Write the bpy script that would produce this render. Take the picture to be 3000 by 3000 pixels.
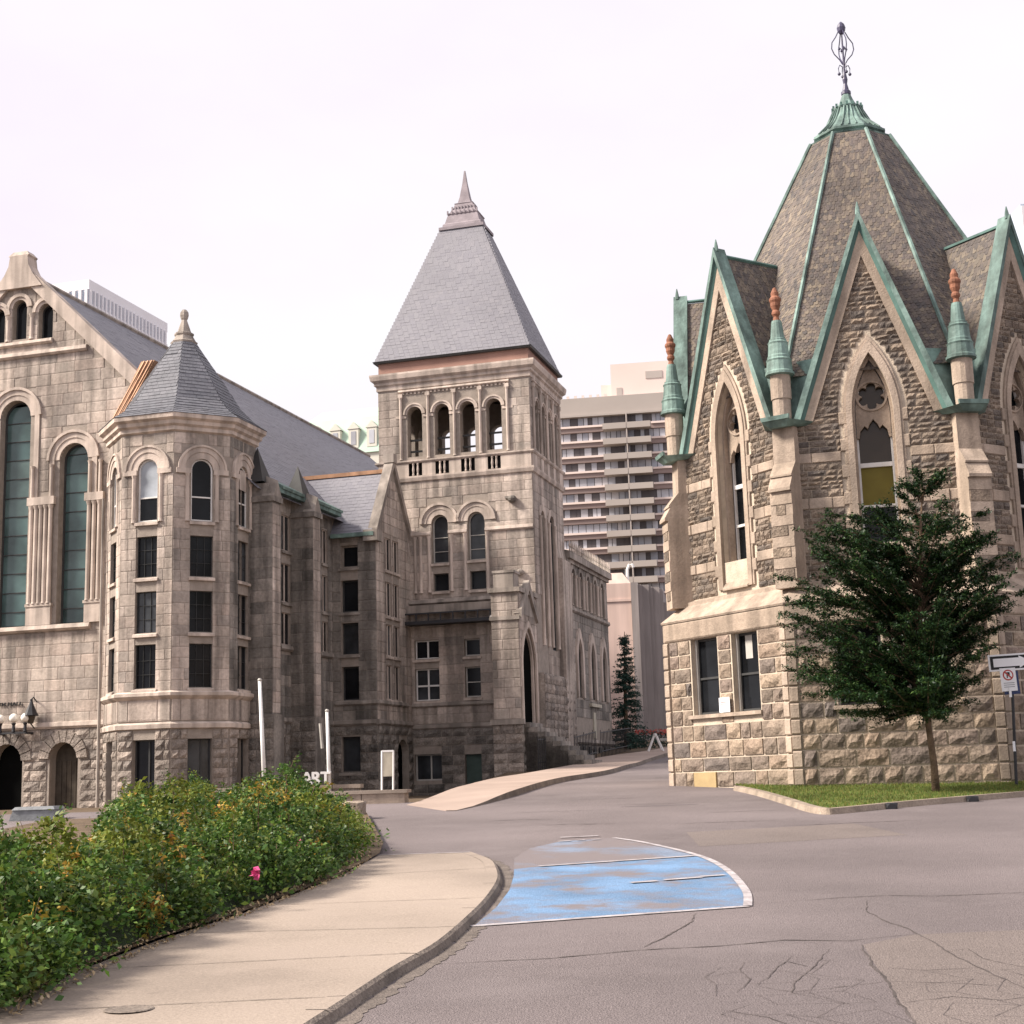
import bpy, bmesh, math, random
import numpy as np
from mathutils import Vector, Matrix
from mathutils.geometry import tessellate_polygon
random.seed(7); RNG = np.random.default_rng(11)
for o in list(bpy.data.objects): bpy.data.objects.remove(o, do_unlink=True)
SC = bpy.context.scene
COL = SC.collection
rad = math.radians

# ------------------------------------------------------------------ camera
PITCH, ROLL = rad(10.35), rad(-1.726)
fw = Vector((0, math.cos(PITCH), math.sin(PITCH))); up0 = Vector((0, -math.sin(PITCH), math.cos(PITCH))); rx = Vector((1, 0, 0))
cr = rx*math.cos(ROLL) + up0*math.sin(ROLL); cu = -rx*math.sin(ROLL) + up0*math.cos(ROLL)
cam = bpy.data.cameras.new('camera'); cam.sensor_width = 36; cam.sensor_height = 36
cam.lens = 2768/1932*36; cam.clip_start = .1; cam.clip_end = 3000
camo = bpy.data.objects.new('camera', cam); COL.objects.link(camo)
EYE = Vector((0, 0, 1.7))
camo.matrix_world = Matrix(((cr.x, cu.x, -fw.x, EYE.x), (cr.y, cu.y, -fw.y, EYE.y), (cr.z, cu.z, -fw.z, EYE.z), (0, 0, 0, 1)))
SC.camera = camo

# ------------------------------------------------------------------ sky, sun, exposure
SUN = Vector((-.91, -.17, .80)).normalized()
SUN_EL = math.asin(SUN.z); SUN_AZ = math.atan2(SUN.x, SUN.y)
w = bpy.data.worlds.new('World'); SC.world = w; w.use_nodes = True
nt = w.node_tree; nt.nodes.clear()
out = nt.nodes.new('ShaderNodeOutputWorld'); bg = nt.nodes.new('ShaderNodeBackground')
sky = nt.nodes.new('ShaderNodeTexSky'); sky.sky_type = 'NISHITA'; sky.sun_disc = False
sky.sun_elevation = SUN_EL; sky.sun_rotation = SUN_AZ; sky.dust_density = 4.0; sky.air_density = 1.0
# bright thin overcast: the clear sky is mostly veiled by an even layer of cloud
tc = nt.nodes.new('ShaderNodeTexCoord'); mp = nt.nodes.new('ShaderNodeMapping'); mp.inputs['Scale'].default_value = (1, 1, 2.2)
nz = nt.nodes.new('ShaderNodeTexNoise'); nz.inputs['Scale'].default_value = 2.2; nz.inputs['Detail'].default_value = 5; nz.inputs['Roughness'].default_value = .55
rp = nt.nodes.new('ShaderNodeValToRGB'); rp.color_ramp.elements[0].position = .3; rp.color_ramp.elements[1].position = .7
rp.color_ramp.elements[0].color = (9.9, 9.0, 10.1, 1); rp.color_ramp.elements[1].color = (10.5, 10.4, 10.5, 1)
mx = nt.nodes.new('ShaderNodeMix'); mx.data_type = 'RGBA'; mx.inputs[0].default_value = .93
nt.links.new(tc.outputs['Generated'], mp.inputs[0]); nt.links.new(mp.outputs[0], nz.inputs['Vector'])
nt.links.new(nz.outputs[0], rp.inputs[0]); nt.links.new(sky.outputs[0], mx.inputs[6]); nt.links.new(rp.outputs[0], mx.inputs[7])
nt.links.new(mx.outputs[2], bg.inputs[0]); bg.inputs[1].default_value = .056
nt.links.new(bg.outputs[0], out.inputs[0])
sl = bpy.data.lights.new('sun', 'SUN'); sl.energy = 4.8; sl.angle = rad(13); sl.color = (1, .91, .80)
so = bpy.data.objects.new('sun', sl); COL.objects.link(so); so.rotation_euler = (-SUN).to_track_quat('-Z', 'Y').to_euler(); so.location = (-30, -10, 40)
SC.view_settings.view_transform = 'Standard'; SC.view_settings.look = 'None'; SC.view_settings.gamma = 1
SC.view_settings.exposure = .90; SC.view_settings.use_curve_mapping = False
SC.render.engine = 'CYCLES'; SC.cycles.max_bounces = 6; SC.cycles.diffuse_bounces = 3

# ------------------------------------------------------------------ materials
def ramp(nt, stops):
    r = nt.nodes.new('ShaderNodeValToRGB'); e = r.color_ramp.elements
    if len(stops) == 1: stops = [stops[0], stops[0]]
    n = len(stops)
    for i, s in enumerate(stops):
        p = i/(n-1) if n > 1 else 0
        el = e[i] if i < 2 else e.new(p)
        el.position = p; el.color = (*s, 1)
    return r
def material(name, stops, rough=.85, noise=2.0, var=(.8, 1.15), bump=.0, bscale=30, streak=0, spec=.25, metal=0, trans=0, fine=None, blotch=None, coords='pos'):
    m = bpy.data.materials.new(name); m.use_nodes = True; nt = m.node_tree; N = nt.nodes; L = nt.links
    bs = N['Principled BSDF']; bs.inputs['Roughness'].default_value = rough; bs.inputs['Specular IOR Level'].default_value = spec; bs.inputs['Metallic'].default_value = metal
    geo = N.new('ShaderNodeNewGeometry'); oi = N.new('ShaderNodeObjectInfo')
    a = N.new('ShaderNodeMath'); a.operation = 'MULTIPLY_ADD'; a.inputs[1].default_value = 7.31; L.new(oi.outputs['Random'], a.inputs[0]); L.new(geo.outputs['Random Per Island'], a.inputs[2])
    f = N.new('ShaderNodeMath'); f.operation = 'FRACT'; L.new(a.outputs[0], f.inputs[0])
    r = ramp(nt, stops); L.new(f.outputs[0], r.inputs[0])
    n1 = N.new('ShaderNodeTexNoise'); n1.inputs['Scale'].default_value = noise; n1.inputs['Detail'].default_value = 4; L.new(geo.outputs['Position'], n1.inputs['Vector'])
    mr = N.new('ShaderNodeMapRange'); mr.inputs[1].default_value = .3; mr.inputs[2].default_value = .7; mr.inputs[3].default_value = var[0]; mr.inputs[4].default_value = var[1]; L.new(n1.outputs[0], mr.inputs[0])
    mu = N.new('ShaderNodeVectorMath'); mu.operation = 'SCALE'; L.new(r.outputs[0], mu.inputs[0]); L.new(mr.outputs[0], mu.inputs['Scale'])
    cur = mu.outputs[0]
    if fine:
        n3 = N.new('ShaderNodeTexNoise'); n3.inputs['Scale'].default_value = fine[0]; n3.inputs['Detail'].default_value = 3; L.new(geo.outputs['Position'], n3.inputs['Vector'])
        m3 = N.new('ShaderNodeMapRange'); m3.inputs[1].default_value = .3; m3.inputs[2].default_value = .7; m3.inputs[3].default_value = fine[1]; m3.inputs[4].default_value = fine[2]; L.new(n3.outputs[0], m3.inputs[0])
        k = N.new('ShaderNodeVectorMath'); k.operation = 'SCALE'; L.new(cur, k.inputs[0]); L.new(m3.outputs[0], k.inputs['Scale']); cur = k.outputs[0]
    if streak:
        mp = N.new('ShaderNodeMapping'); mp.inputs['Scale'].default_value = (2.6, 2.6, .22); L.new(geo.outputs['Position'], mp.inputs[0])
        n2 = N.new('ShaderNodeTexNoise'); n2.inputs['Scale'].default_value = 1; n2.inputs['Detail'].default_value = 5; L.new(mp.outputs[0], n2.inputs['Vector'])
        m2 = N.new('ShaderNodeMapRange'); m2.inputs[1].default_value = .42; m2.inputs[2].default_value = .62; m2.inputs[3].default_value = 1; m2.inputs[4].default_value = 1-streak; L.new(n2.outputs[0], m2.inputs[0])
        k = N.new('ShaderNodeVectorMath'); k.operation = 'SCALE'; L.new(cur, k.inputs[0]); L.new(m2.outputs[0], k.inputs['Scale']); cur = k.outputs[0]
    if blotch:   # (scale, lo, hi, colour): irregular patches of a second colour
        n4 = N.new('ShaderNodeTexNoise'); n4.inputs['Scale'].default_value = blotch[0]; n4.inputs['Detail'].default_value = 6; n4.inputs['Roughness'].default_value = .65; L.new(geo.outputs['Position'], n4.inputs['Vector'])
        m4 = N.new('ShaderNodeMapRange'); m4.inputs[1].default_value = blotch[1]; m4.inputs[2].default_value = blotch[2]; L.new(n4.outputs[0], m4.inputs[0])
        k = N.new('ShaderNodeMix'); k.data_type = 'RGBA'; L.new(m4.outputs[0], k.inputs[0]); L.new(cur, k.inputs[6]); k.inputs[7].default_value = (*blotch[3], 1); cur = k.outputs[2]
    L.new(cur, bs.inputs['Base Color'])
    if bump:
        nb = N.new('ShaderNodeTexNoise'); nb.inputs['Scale'].default_value = bscale; nb.inputs['Detail'].default_value = 4; L.new(geo.outputs['Position'], nb.inputs['Vector'])
        b = N.new('ShaderNodeBump'); b.inputs['Strength'].default_value = bump; b.inputs['Distance'].default_value = .05; L.new(nb.outputs[0], b.inputs['Height']); L.new(b.outputs[0], bs.inputs['Normal'])
    if trans:
        t = N.new('ShaderNodeBsdfTranslucent'); L.new(cur, t.inputs[0]); ms = N.new('ShaderNodeMixShader'); ms.inputs[0].default_value = trans
        L.new(bs.outputs[0], ms.inputs[1]); L.new(t.outputs[0], ms.inputs[2]); L.new(ms.outputs[0], N['Material Output'].inputs[0])
    return m
M = {}
def dm(key, *a, **k): M[key] = material(key, *a, **k)
dm('museum_rock', [(.15,.122,.102), (.25,.193,.147), (.33,.255,.19), (.205,.163,.135), (.285,.212,.158), (.13,.11,.10), (.265,.198,.16)], noise=3, var=(.62,1.2), bump=.9, bscale=11, fine=(22,.75,1.2), blotch=(.9,.60,.80,(.13,.105,.085)))
dm('museum_rubble', [(.135,.112,.097), (.235,.182,.14), (.18,.145,.118), (.29,.225,.172), (.115,.098,.088), (.21,.163,.128)], noise=3, var=(.6,1.2), bump=.9, bscale=16, fine=(25,.7,1.2), blotch=(.7,.58,.78,(.11,.095,.085)))
dm('museum_trim', [(.385,.305,.24), (.42,.335,.27), (.355,.28,.22)], noise=1.5, var=(.78,1.12), bump=.3, bscale=25, streak=.30, fine=(14,.88,1.1))
dm('mortar', [(.50,.42,.335)], noise=4, var=(.8,1.1), bump=.4)
dm('mortar_grey', [(.30,.255,.22)], noise=4, var=(.8,1.1), bump=.4)
dm('yellow_stone', [(.36,.265,.14)], noise=3, var=(.85,1.1), bump=.2)
dm('hall_ashlar', [(.41,.35,.305), (.53,.445,.385), (.45,.38,.33), (.58,.49,.43), (.49,.40,.345), (.37,.32,.285), (.55,.455,.39)], noise=.5, var=(.62,1.15), bump=.3, bscale=22, streak=.48, fine=(9,.82,1.12), blotch=(.35,.60,.78,(.25,.225,.195)))
dm('hall_rock', [(.21,.18,.16), (.34,.285,.245), (.27,.23,.20), (.42,.345,.295)], noise=2.5, var=(.62,1.2), bump=.9, bscale=12, fine=(20,.75,1.2), streak=.3)
dm('hall_soot_shade', [(.19,.172,.155), (.30,.265,.235), (.245,.22,.197), (.38,.33,.29)], noise=.7, var=(.6,1.2), bump=.4, bscale=18, streak=.45, fine=(9,.8,1.15))  # sooty stone, darkened further to put shade into the colour
dm('hall_soot_shade_rock', [(.14,.126,.113), (.30,.262,.23), (.21,.188,.168), (.39,.335,.29)], noise=2, var=(.55,1.2), bump=.9, bscale=12, streak=.3, fine=(18,.7,1.2))  # rock-faced version, soot and shade in one tone
dm('hall_trim', [(.55,.46,.40), (.58,.485,.42)], noise=1.2, var=(.75,1.12), bump=.25, bscale=22, streak=.38)
dm('soot_shade_trim', [(.33,.285,.25), (.38,.33,.29)], noise=1.2, var=(.65,1.15), bump=.3, bscale=22, streak=.4)  # matching trim, soot plus painted-in shade
dm('slate', [(.125,.127,.145), (.155,.157,.175), (.14,.14,.158), (.17,.17,.19)], rough=.6, noise=.5, var=(.85,1.12), bump=.2, bscale=20, streak=.12)
dm('slate_pale', [(.195,.19,.215), (.205,.20,.222), (.185,.18,.205), (.213,.206,.228)], rough=.6, noise=.35, var=(.92,1.08), bump=.15, bscale=20)
dm('slate_museum', [(.062,.055,.054), (.118,.095,.082), (.085,.073,.069), (.155,.124,.098), (.095,.08,.077), (.13,.105,.092), (.19,.155,.118), (.072,.065,.066)], rough=.6, noise=.5, var=(.75,1.2), bump=.3, bscale=25, blotch=(.45,.62,.9,(.19,.14,.09)))
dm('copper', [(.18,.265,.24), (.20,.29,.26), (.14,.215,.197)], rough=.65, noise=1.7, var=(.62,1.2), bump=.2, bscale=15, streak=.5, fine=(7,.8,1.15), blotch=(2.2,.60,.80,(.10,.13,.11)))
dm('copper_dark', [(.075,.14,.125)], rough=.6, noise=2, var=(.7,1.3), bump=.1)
dm('copper_new', [(.42,.235,.14)], rough=.5, noise=3, var=(.75,1.15), metal=.3, spec=.4, streak=.3)
dm('terracotta', [(.24,.105,.065)], rough=.75, noise=6, var=(.7,1.2), bump=.2)
dm('brick_red', [(.33,.20,.16), (.36,.215,.17), (.30,.18,.145)], noise=1, var=(.85,1.1), bump=.2)
dm('crown_pink', [(.265,.23,.248)], noise=2, var=(.8,1.15), bump=.2)
dm('white_paint', [(.70,.68,.66)], rough=.5, noise=3, var=(.82,1.08))
dm('white_pole', [(.80,.78,.76)], rough=.35, noise=3, var=(.9,1.05), spec=.5)
dm('frame_grey', [(.42,.40,.37)], rough=.55, noise=3, var=(.8,1.1))
dm('frame_dark', [(.05,.05,.05)], rough=.5, noise=3, var=(.8,1.1))
dm('iron', [(.022,.022,.026)], rough=.5, noise=4, var=(.8,1.2), spec=.4)
dm('iron_violet', [(.05,.045,.09)], rough=.45, noise=4, var=(.8,1.2), spec=.5)
dm('asphalt', [(.182,.154,.154)], noise=.22, var=(.72,1.18), bump=.6, bscale=90, fine=(70,.70,1.28), blotch=(.5,.52,.80,(.215,.184,.184)), spec=.2)
dm('asphalt_far', [(.15,.128,.13)], noise=.6, var=(.85,1.1), bump=.3, bscale=60, fine=(45,.88,1.12))
dm('gutter', [(.15,.125,.11)], noise=4, var=(.7,1.2), bump=.5, bscale=60, fine=(40,.75,1.2))
dm('asphalt_patch', [(.192,.160,.148)], noise=.5, var=(.84,1.1), bump=.6, bscale=90, fine=(70,.70,1.28), blotch=(.7,.55,.8,(.165,.138,.132)), spec=.2)
dm('crack_fine', [(.115,.097,.094)], noise=4, var=(.7,1.2))
dm('crack', [(.085,.071,.067)], noise=4, var=(.6,1.3))
dm('concrete', [(.315,.258,.214)], noise=.45, var=(.72,1.12), bump=.15, bscale=60, fine=(45,.86,1.12), blotch=(.9,.48,.76,(.275,.225,.19)))
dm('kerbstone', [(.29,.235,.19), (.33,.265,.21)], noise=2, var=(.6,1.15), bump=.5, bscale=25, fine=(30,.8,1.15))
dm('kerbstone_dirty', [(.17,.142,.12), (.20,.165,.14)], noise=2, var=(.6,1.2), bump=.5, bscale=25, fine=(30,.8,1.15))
dm('paving_far', [(.33,.255,.215)], noise=.6, var=(.85,1.1), bump=.2, bscale=50)
dm('blue_paint', [(.135,.225,.36)], noise=1.2, var=(.75,1.25), bump=.5, bscale=90, fine=(60,.72,1.28), blotch=(1.5,.46,.64,(.185,.165,.175)))
dm('blue_worn', [(.185,.23,.31)], noise=1.2, var=(.8,1.2), bump=.5, bscale=90, fine=(60,.75,1.25), blotch=(.9,.36,.54,(.188,.161,.163)))
dm('worn_white', [(.40,.37,.38)], noise=3, var=(.8,1.1), fine=(40,.75,1.2), blotch=(4.5,.48,.66,(.20,.175,.178)))
dm('soil', [(.12,.085,.055)], noise=3, var=(.6,1.3), bump=.8, bscale=20)
dm('lawn_soil', [(.09,.115,.03)], noise=1.5, var=(.7,1.3), bump=.5)
dm('grass', [(.07,.13,.025), (.10,.155,.03), (.15,.17,.04), (.20,.175,.055), (.085,.135,.03)], noise=.8, var=(.65,1.25), trans=.25)
dm('leaf_rose', [(.022,.055,.012), (.045,.105,.018), (.085,.165,.025), (.055,.115,.025), (.13,.20,.035), (.03,.075,.02), (.17,.20,.035)], rough=.45, noise=1.6, var=(.4,1.4), trans=.25, blotch=(1.3,.57,.78,(.18,.155,.025)))
dm('leaf_yellow', [(.13,.18,.028), (.19,.21,.03), (.10,.155,.025), (.23,.22,.035)], rough=.5, noise=2, var=(.6,1.3), trans=.25)
dm('leaf_rust', [(.30,.12,.03), (.36,.22,.035), (.40,.30,.04), (.26,.17,.03), (.20,.18,.03)], rough=.55, noise=2, var=(.75,1.2), trans=.25)
dm('leaf_tree', [(.007,.021,.009), (.012,.033,.011), (.025,.056,.015), (.009,.027,.012), (.066,.112,.03)], rough=.4, noise=1.0, var=(.5,1.35), trans=.18)  # last, lighter stop puts leaf highlights into the colour
dm('needle', [(.018,.045,.035), (.028,.065,.05), (.045,.09,.07)], rough=.6, noise=1.5, var=(.6,1.3), trans=.12)
dm('bark', [(.15,.10,.065)], noise=6, var=(.6,1.2), bump=.7, bscale=30)
dm('petal', [(.62,.06,.22), (.70,.12,.30)], rough=.6, noise=9, var=(.85,1.1), trans=.2)
dm('litter', [(.45,.33,.20), (.34,.24,.13), (.55,.44,.30), (.25,.17,.09)], noise=5, var=(.7,1.2))
dm('glass_dark', [(.009,.010,.012)], rough=.10, noise=.8, var=(.4,1.8), spec=.16)
dm('glass_brown', [(.055,.042,.030)], rough=.2, noise=.8, var=(.7,1.3), spec=.3)
dm('glass_mid', [(.035,.038,.042)], rough=.15, noise=1.2, var=(.4,1.7), spec=.35)
dm('glass_sky_reflection', [(.36,.39,.43)], rough=.2, noise=1.5, var=(.75,1.2), spec=.4)  # sky reflection painted as the pane's own pale colour
dm('blind_olive', [(.155,.125,.022)], rough=.6, noise=2, var=(.8,1.1))
dm('glass_teal', [(.055,.095,.095), (.07,.115,.112), (.045,.08,.082), (.085,.125,.12)], rough=.16, noise=.7, var=(.45,1.5), spec=.5)
dm('glass_far', [(.34,.36,.41), (.50,.50,.53), (.28,.29,.33), (.58,.56,.57)], rough=.3, noise=.3, var=(.8,1.15))
dm('far_slab', [(.38,.335,.305)], noise=.1, var=(.92,1.06))  # far building tones kept pale: distance haze put into the colour
dm('far_brick', [(.27,.205,.19)], noise=.1, var=(.92,1.06))
dm('far_dark', [(.11,.10,.105)], noise=.1, var=(.9,1.1))
dm('far_concrete', [(.42,.37,.34)], noise=.1, var=(.93,1.05))
dm('far_pink', [(.70,.58,.53)], noise=.1, var=(.95,1.04))
dm('pink_concrete', [(.66,.50,.44)], noise=.25, var=(.9,1.06), streak=.12)
dm('grey_concrete', [(.30,.265,.255)], noise=.3, var=(.85,1.1), streak=.2)
dm('tower_fin', [(.72,.70,.73)], noise=.1, var=(.95,1.04))
dm('tower_glass', [(.36,.42,.50), (.42,.47,.55)], rough=.3, noise=.05, var=(.9,1.1))
dm('far_green', [(.42,.55,.46), (.45,.58,.49)], noise=.2, var=(.9,1.06))
dm('far_cream', [(.62,.60,.53)], noise=.2, var=(.9,1.06))
dm('globe', [(.85,.80,.72)], rough=.35, noise=2, var=(.95,1.03), spec=.5)
dm('sign_white', [(.82,.82,.84)], rough=.4, noise=2, var=(.95,1.03))
dm('sign_black', [(.012,.012,.013)], rough=.4, noise=2, var=(.9,1.1))
dm('sign_red', [(.45,.06,.05)], rough=.4, noise=2, var=(.9,1.1))
dm('sign_blue', [(.03,.045,.12)], rough=.4, noise=2, var=(.9,1.1))
dm('board_beige', [(.44,.40,.32)], rough=.6, noise=5, var=(.75,1.12))
dm('granite', [(.20,.21,.22)], rough=.7, noise=8, var=(.8,1.2), bump=.2)
dm('door_wood', [(.055,.045,.035), (.075,.06,.045)], noise=4, var=(.7,1.3), bump=.2)
dm('door_green', [(.06,.085,.075)], noise=2, var=(.8,1.2))
dm('shade_void', [(.006,.006,.006)], rough=1, noise=1, var=(.8,1.2), spec=0)  # near-black that paints the unlit depth of openings
dm('flower_red', [(.45,.08,.06)], rough=.6, noise=4, var=(.7,1.2))

# ------------------------------------------------------------------ mesh helpers
OFF = {}
def root_off(o):
    while o is not None:
        if o.name in OFF: return OFF[o.name]
        o = o.parent
    return (0, 0, 0)
class MB:
    def __init__(s): s.v = []; s.f = []
    def add(s, vs, fs):
        b = len(s.v); s.v.extend(vs); s.f.extend([tuple(i+b for i in f) for f in fs]); return s
    def box(s, x0, x1, y0, y1, z0, z1):
        return s.add([(x0,y0,z0),(x1,y0,z0),(x1,y1,z0),(x0,y1,z0),(x0,y0,z1),(x1,y0,z1),(x1,y1,z1),(x0,y1,z1)],
                     [(0,3,2,1),(4,5,6,7),(0,1,5,4),(1,2,6,5),(2,3,7,6),(3,0,4,7)])
    def poly(s, pts): return s.add(list(pts), [tuple(range(len(pts)))])
    def hexa(s, b, t): # two quads bottom, top (same order ccw from above)
        return s.add(list(b)+list(t), [(3,2,1,0),(4,5,6,7),(0,1,5,4),(1,2,6,5),(2,3,7,6),(3,0,4,7)])
    def fbox(s, F, s0, s1, z0, z1, o0, o1):
        P = F.P
        return s.hexa([P(s0,z0,o1),P(s1,z0,o1),P(s1,z0,o0),P(s0,z0,o0)], [P(s0,z1,o1),P(s1,z1,o1),P(s1,z1,o0),P(s0,z1,o0)])
    def lathe(s, prof, c, n=16, rot=0., cap=True, half=None):
        # prof [(r,z)], r = circumradius
        b = len(s.v)
        for r, z in prof:
            for i in range(n):
                t = rot + 2*math.pi*i/n
                s.v.append((c[0]+r*math.cos(t), c[1]+r*math.sin(t), z))
        for k in range(len(prof)-1):
            for i in range(n):
                j = (i+1) % n
                s.f.append((b+k*n+i, b+k*n+j, b+(k+1)*n+j, b+(k+1)*n+i))
        if cap:
            s.f.append(tuple(b+i for i in range(n))[::-1]); s.f.append(tuple(b+(len(prof)-1)*n+i for i in range(n)))
        return s
    def tube(s, pts, r, n=6):
        pts = [Vector(p) for p in pts]; rs = r if isinstance(r, (list, tuple)) else [r]*len(pts)
        b = len(s.v); ref = Vector((0, 0, 1)) if abs((pts[-1]-pts[0]).normalized().z) < .9 else Vector((1, 0, 0))
        for i, p in enumerate(pts):
            d = (pts[min(i+1, len(pts)-1)] - pts[max(i-1, 0)]).normalized()
            a = d.cross(ref).normalized(); c = d.cross(a)
            for k in range(n):
                t = 2*math.pi*k/n; q = p + (a*math.cos(t)+c*math.sin(t))*rs[i]; s.v.append(tuple(q))
        for i in range(len(pts)-1):
            for k in range(n):
                j = (k+1) % n; s.f.append((b+i*n+k, b+i*n+j, b+(i+1)*n+j, b+(i+1)*n+k))
        s.f.append(tuple(b+k for k in range(n))[::-1]); s.f.append(tuple(b+(len(pts)-1)*n+k for k in range(n)))
        return s
    def ball(s, c, r, n=10, m=7, sq=1.):
        prof = [(max(r*math.sin(math.pi*i/m), .001), c[2]-r*sq*math.cos(math.pi*i/m)) for i in range(m+1)]
        return s.lathe(prof, c, n)
    def build(s, name, mat, parent=None, smooth=False, kind=None, label=None):
        off = root_off(parent)
        me = bpy.data.meshes.new(name)
        me.from_pydata([(x-off[0], y-off[1], z-off[2]) for x, y, z in s.v], [], s.f)
        if smooth: me.polygons.foreach_set('use_smooth', [True]*len(me.polygons))
        me.materials.append(M[mat]); me.update()
        o = bpy.data.objects.new(name, me); COL.objects.link(o); o.parent = parent
        if kind: o['kind'] = kind
        if label: o['label'] = label
        return o
def fixn(o):
    bm = bmesh.new(); bm.from_mesh(o.data); bmesh.ops.recalc_face_normals(bm, faces=bm.faces); bm.to_mesh(o.data); bm.free(); return o
def tag(o, label, cat, group=None):
    o['label'] = label; o['category'] = cat
    if group: o['group'] = group
    return o
def thing(name, label, cat, loc=(0,0,0), rotz=0., off=(0,0,0), group=None):
    o = bpy.data.objects.new(name, None); COL.objects.link(o); o.location = loc; o.rotation_euler = (0, 0, rotz)
    OFF[o.name] = off; o.empty_display_size = .3
    return tag(o, label, cat, group)
def meshobj(name, V, F, mat, parent=None, kind=None):     # numpy version, F same-size polygons
    me = bpy.data.meshes.new(name); V = np.asarray(V, np.float32); F = np.asarray(F, np.int32); k = F.shape[1]
    me.vertices.add(len(V)); me.vertices.foreach_set('co', V.ravel())
    me.loops.add(F.size); me.loops.foreach_set('vertex_index', F.ravel())
    me.polygons.add(len(F)); me.polygons.foreach_set('loop_start', np.arange(0, F.size, k, dtype=np.int32)); me.polygons.foreach_set('loop_total', np.full(len(F), k, np.int32))
    me.update(calc_edges=True); me.validate()
    me.materials.append(M[mat]); o = bpy.data.objects.new(name, me); COL.objects.link(o); o.parent = parent
    if kind: o['kind'] = kind
    return o
class Face:     # a wall plane: o = left end seen from outside, d = direction to the right
    def __init__(s, o, d):
        s.o = o; l = math.hypot(*d); s.d = (d[0]/l, d[1]/l); s.n = (s.d[1], -s.d[0])
    def P(s, a, z, out=0.): return (s.o[0]+s.d[0]*a+s.n[0]*out, s.o[1]+s.d[1]*a+s.n[1]*out, z)
    @property
    def ang(s): return math.atan2(s.d[1], s.d[0])
def rect(c, hw, z0, z1): return [(c-hw, z0), (c+hw, z0), (c+hw, z1), (c-hw, z1)]
def arched(c, hw, z0, zs, n=12): # round head springing at zs
    return [(c-hw, z0), (c+hw, z0)] + [(c+hw*math.cos(math.pi*i/n), zs+hw*math.sin(math.pi*i/n)) for i in range(n+1)]
def pointed_arc(c, hw, zs, za, n=8):
    H = za-zs; R = (hw*hw+H*H)/(2*hw)     # centre on springing line
    cx = c+hw-R; t1 = math.atan2(H, c-cx)
    r = [(cx+R*math.cos(t1*i/n), zs+R*math.sin(t1*i/n)) for i in range(n+1)]
    return r + [(2*c-x, z) for x, z in r[-2::-1]]
def pointed(c, hw, z0, zs, za, n=8): return [(c-hw, z0), (c+hw, z0)] + pointed_arc(c, hw, zs, za, n)
def scan(poly, z):
    xs = []
    for i in range(len(poly)):
        (x0, z0), (x1, z1) = poly[i], poly[(i+1) % len(poly)]
        if (z0 <= z < z1) or (z1 <= z < z0): xs.append(x0+(x1-x0)*(z-z0)/(z1-z0))
    xs.sort(); return [(xs[i], xs[i+1]) for i in range(0, len(xs)-1, 2)]
def iand(A, B):
    return [(max(a, c), min(b, d)) for a, b in A for c, d in B if min(b, d) > max(a, c)]
def isub(A, cuts):
    for c, d in cuts:
        R = []
        for a, b in A:
            if d <= a or c >= b: R.append((a, b)); continue
            if c > a: R.append((a, c))
            if d < b: R.append((d, b))
        A = R
    return A
def wall_mesh(mb, F, outline, openings, depth=.3):
    polys = [[Vector((x, z, 0)) for x, z in outline]] + [[Vector((x, z, 0)) for x, z in op] for op in openings]
    tris = tessellate_polygon(polys); flat = [p for P in polys for p in P]
    fs = []
    for t in tris:
        a, b, c = (flat[i] for i in t)
        if abs((b-a).cross(c-a).z) < 1e-9: continue
        fs.append(tuple(t) if (b-a).cross(c-a).z > 0 else (t[0], t[2], t[1]))
    mb.add([F.P(p.x, p.y, 0) for p in flat], fs)
    for op in openings:
        n = len(op); mb.add([F.P(x, z, 0) for x, z in op]+[F.P(x, z, -depth) for x, z in op], [(i, i+n, (i+1) % n+n, (i+1) % n) for i in range(n)])
# --- stones
def unit_rock(seed):
    r = random.Random(seed); nx, nz = 4, 3; V = []; G = {}
    for j in range(nz):
        for i in range(nx):
            e = i in (0, nx-1) or j in (0, nz-1)
            x = -.5+i/(nx-1); z = -.5+j/(nz-1)
            if not e: x += r.uniform(-.09, .09); z += r.uniform(-.14, .14)
            y = -(.30+r.uniform(0, .14)) if e else -(.75+r.uniform(0, .45))
            G[i, j] = len(V); V.append((x, y, z))
    F = [(G[i, j], G[i+1, j], G[i+1, j+1], G[i, j+1]) for i in range(nx-1) for j in range(nz-1)]
    ring = [(i, 0) for i in range(nx)]+[(nx-1, j) for j in range(1, nz)]+[(i, nz-1) for i in range(nx-2, -1, -1)]+[(0, j) for j in range(nz-2, 0, -1)]
    B = []
    for k in ring: B.append(len(V)); x, y, z = V[G[k]]; V.append((x, 0, z))
    n = len(ring)
    for i in range(n): F.append((G[ring[i]], B[i], B[(i+1) % n], G[ring[(i+1) % n]]))
    return V, F
def unit_ash(seed):
    r = random.Random(seed); c = .03; d = .08
    V = [(-.5,0,-.5),(.5,0,-.5),(.5,0,.5),(-.5,0,.5),(-.5,-.6,-.5),(.5,-.6,-.5),(.5,-.6,.5),(-.5,-.6,.5),(-.5+c,-1,-.5+d),(.5-c,-1,-.5+d),(.5-c,-1,.5-d),(-.5+c,-1,.5-d)]
    F = [(0,1,5,4),(1,2,6,5),(2,3,7,6),(3,0,4,7),(4,5,9,8),(5,6,10,9),(6,7,11,10),(7,4,8,11),(8,9,10,11)]
    return V, F
UNITS = {'rock': [unit_rock(i) for i in range(8)], 'ash': [unit_ash(0)]}
UM = {}
def unit_mesh(style, k, mat):
    key = (style, k, mat)
    if key not in UM:
        me = bpy.data.meshes.new('stone'); V, F = UNITS[style][k]; me.from_pydata(V, [], F); me.materials.append(M[mat]); me.update(); UM[key] = me
    return UM[key]
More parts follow.
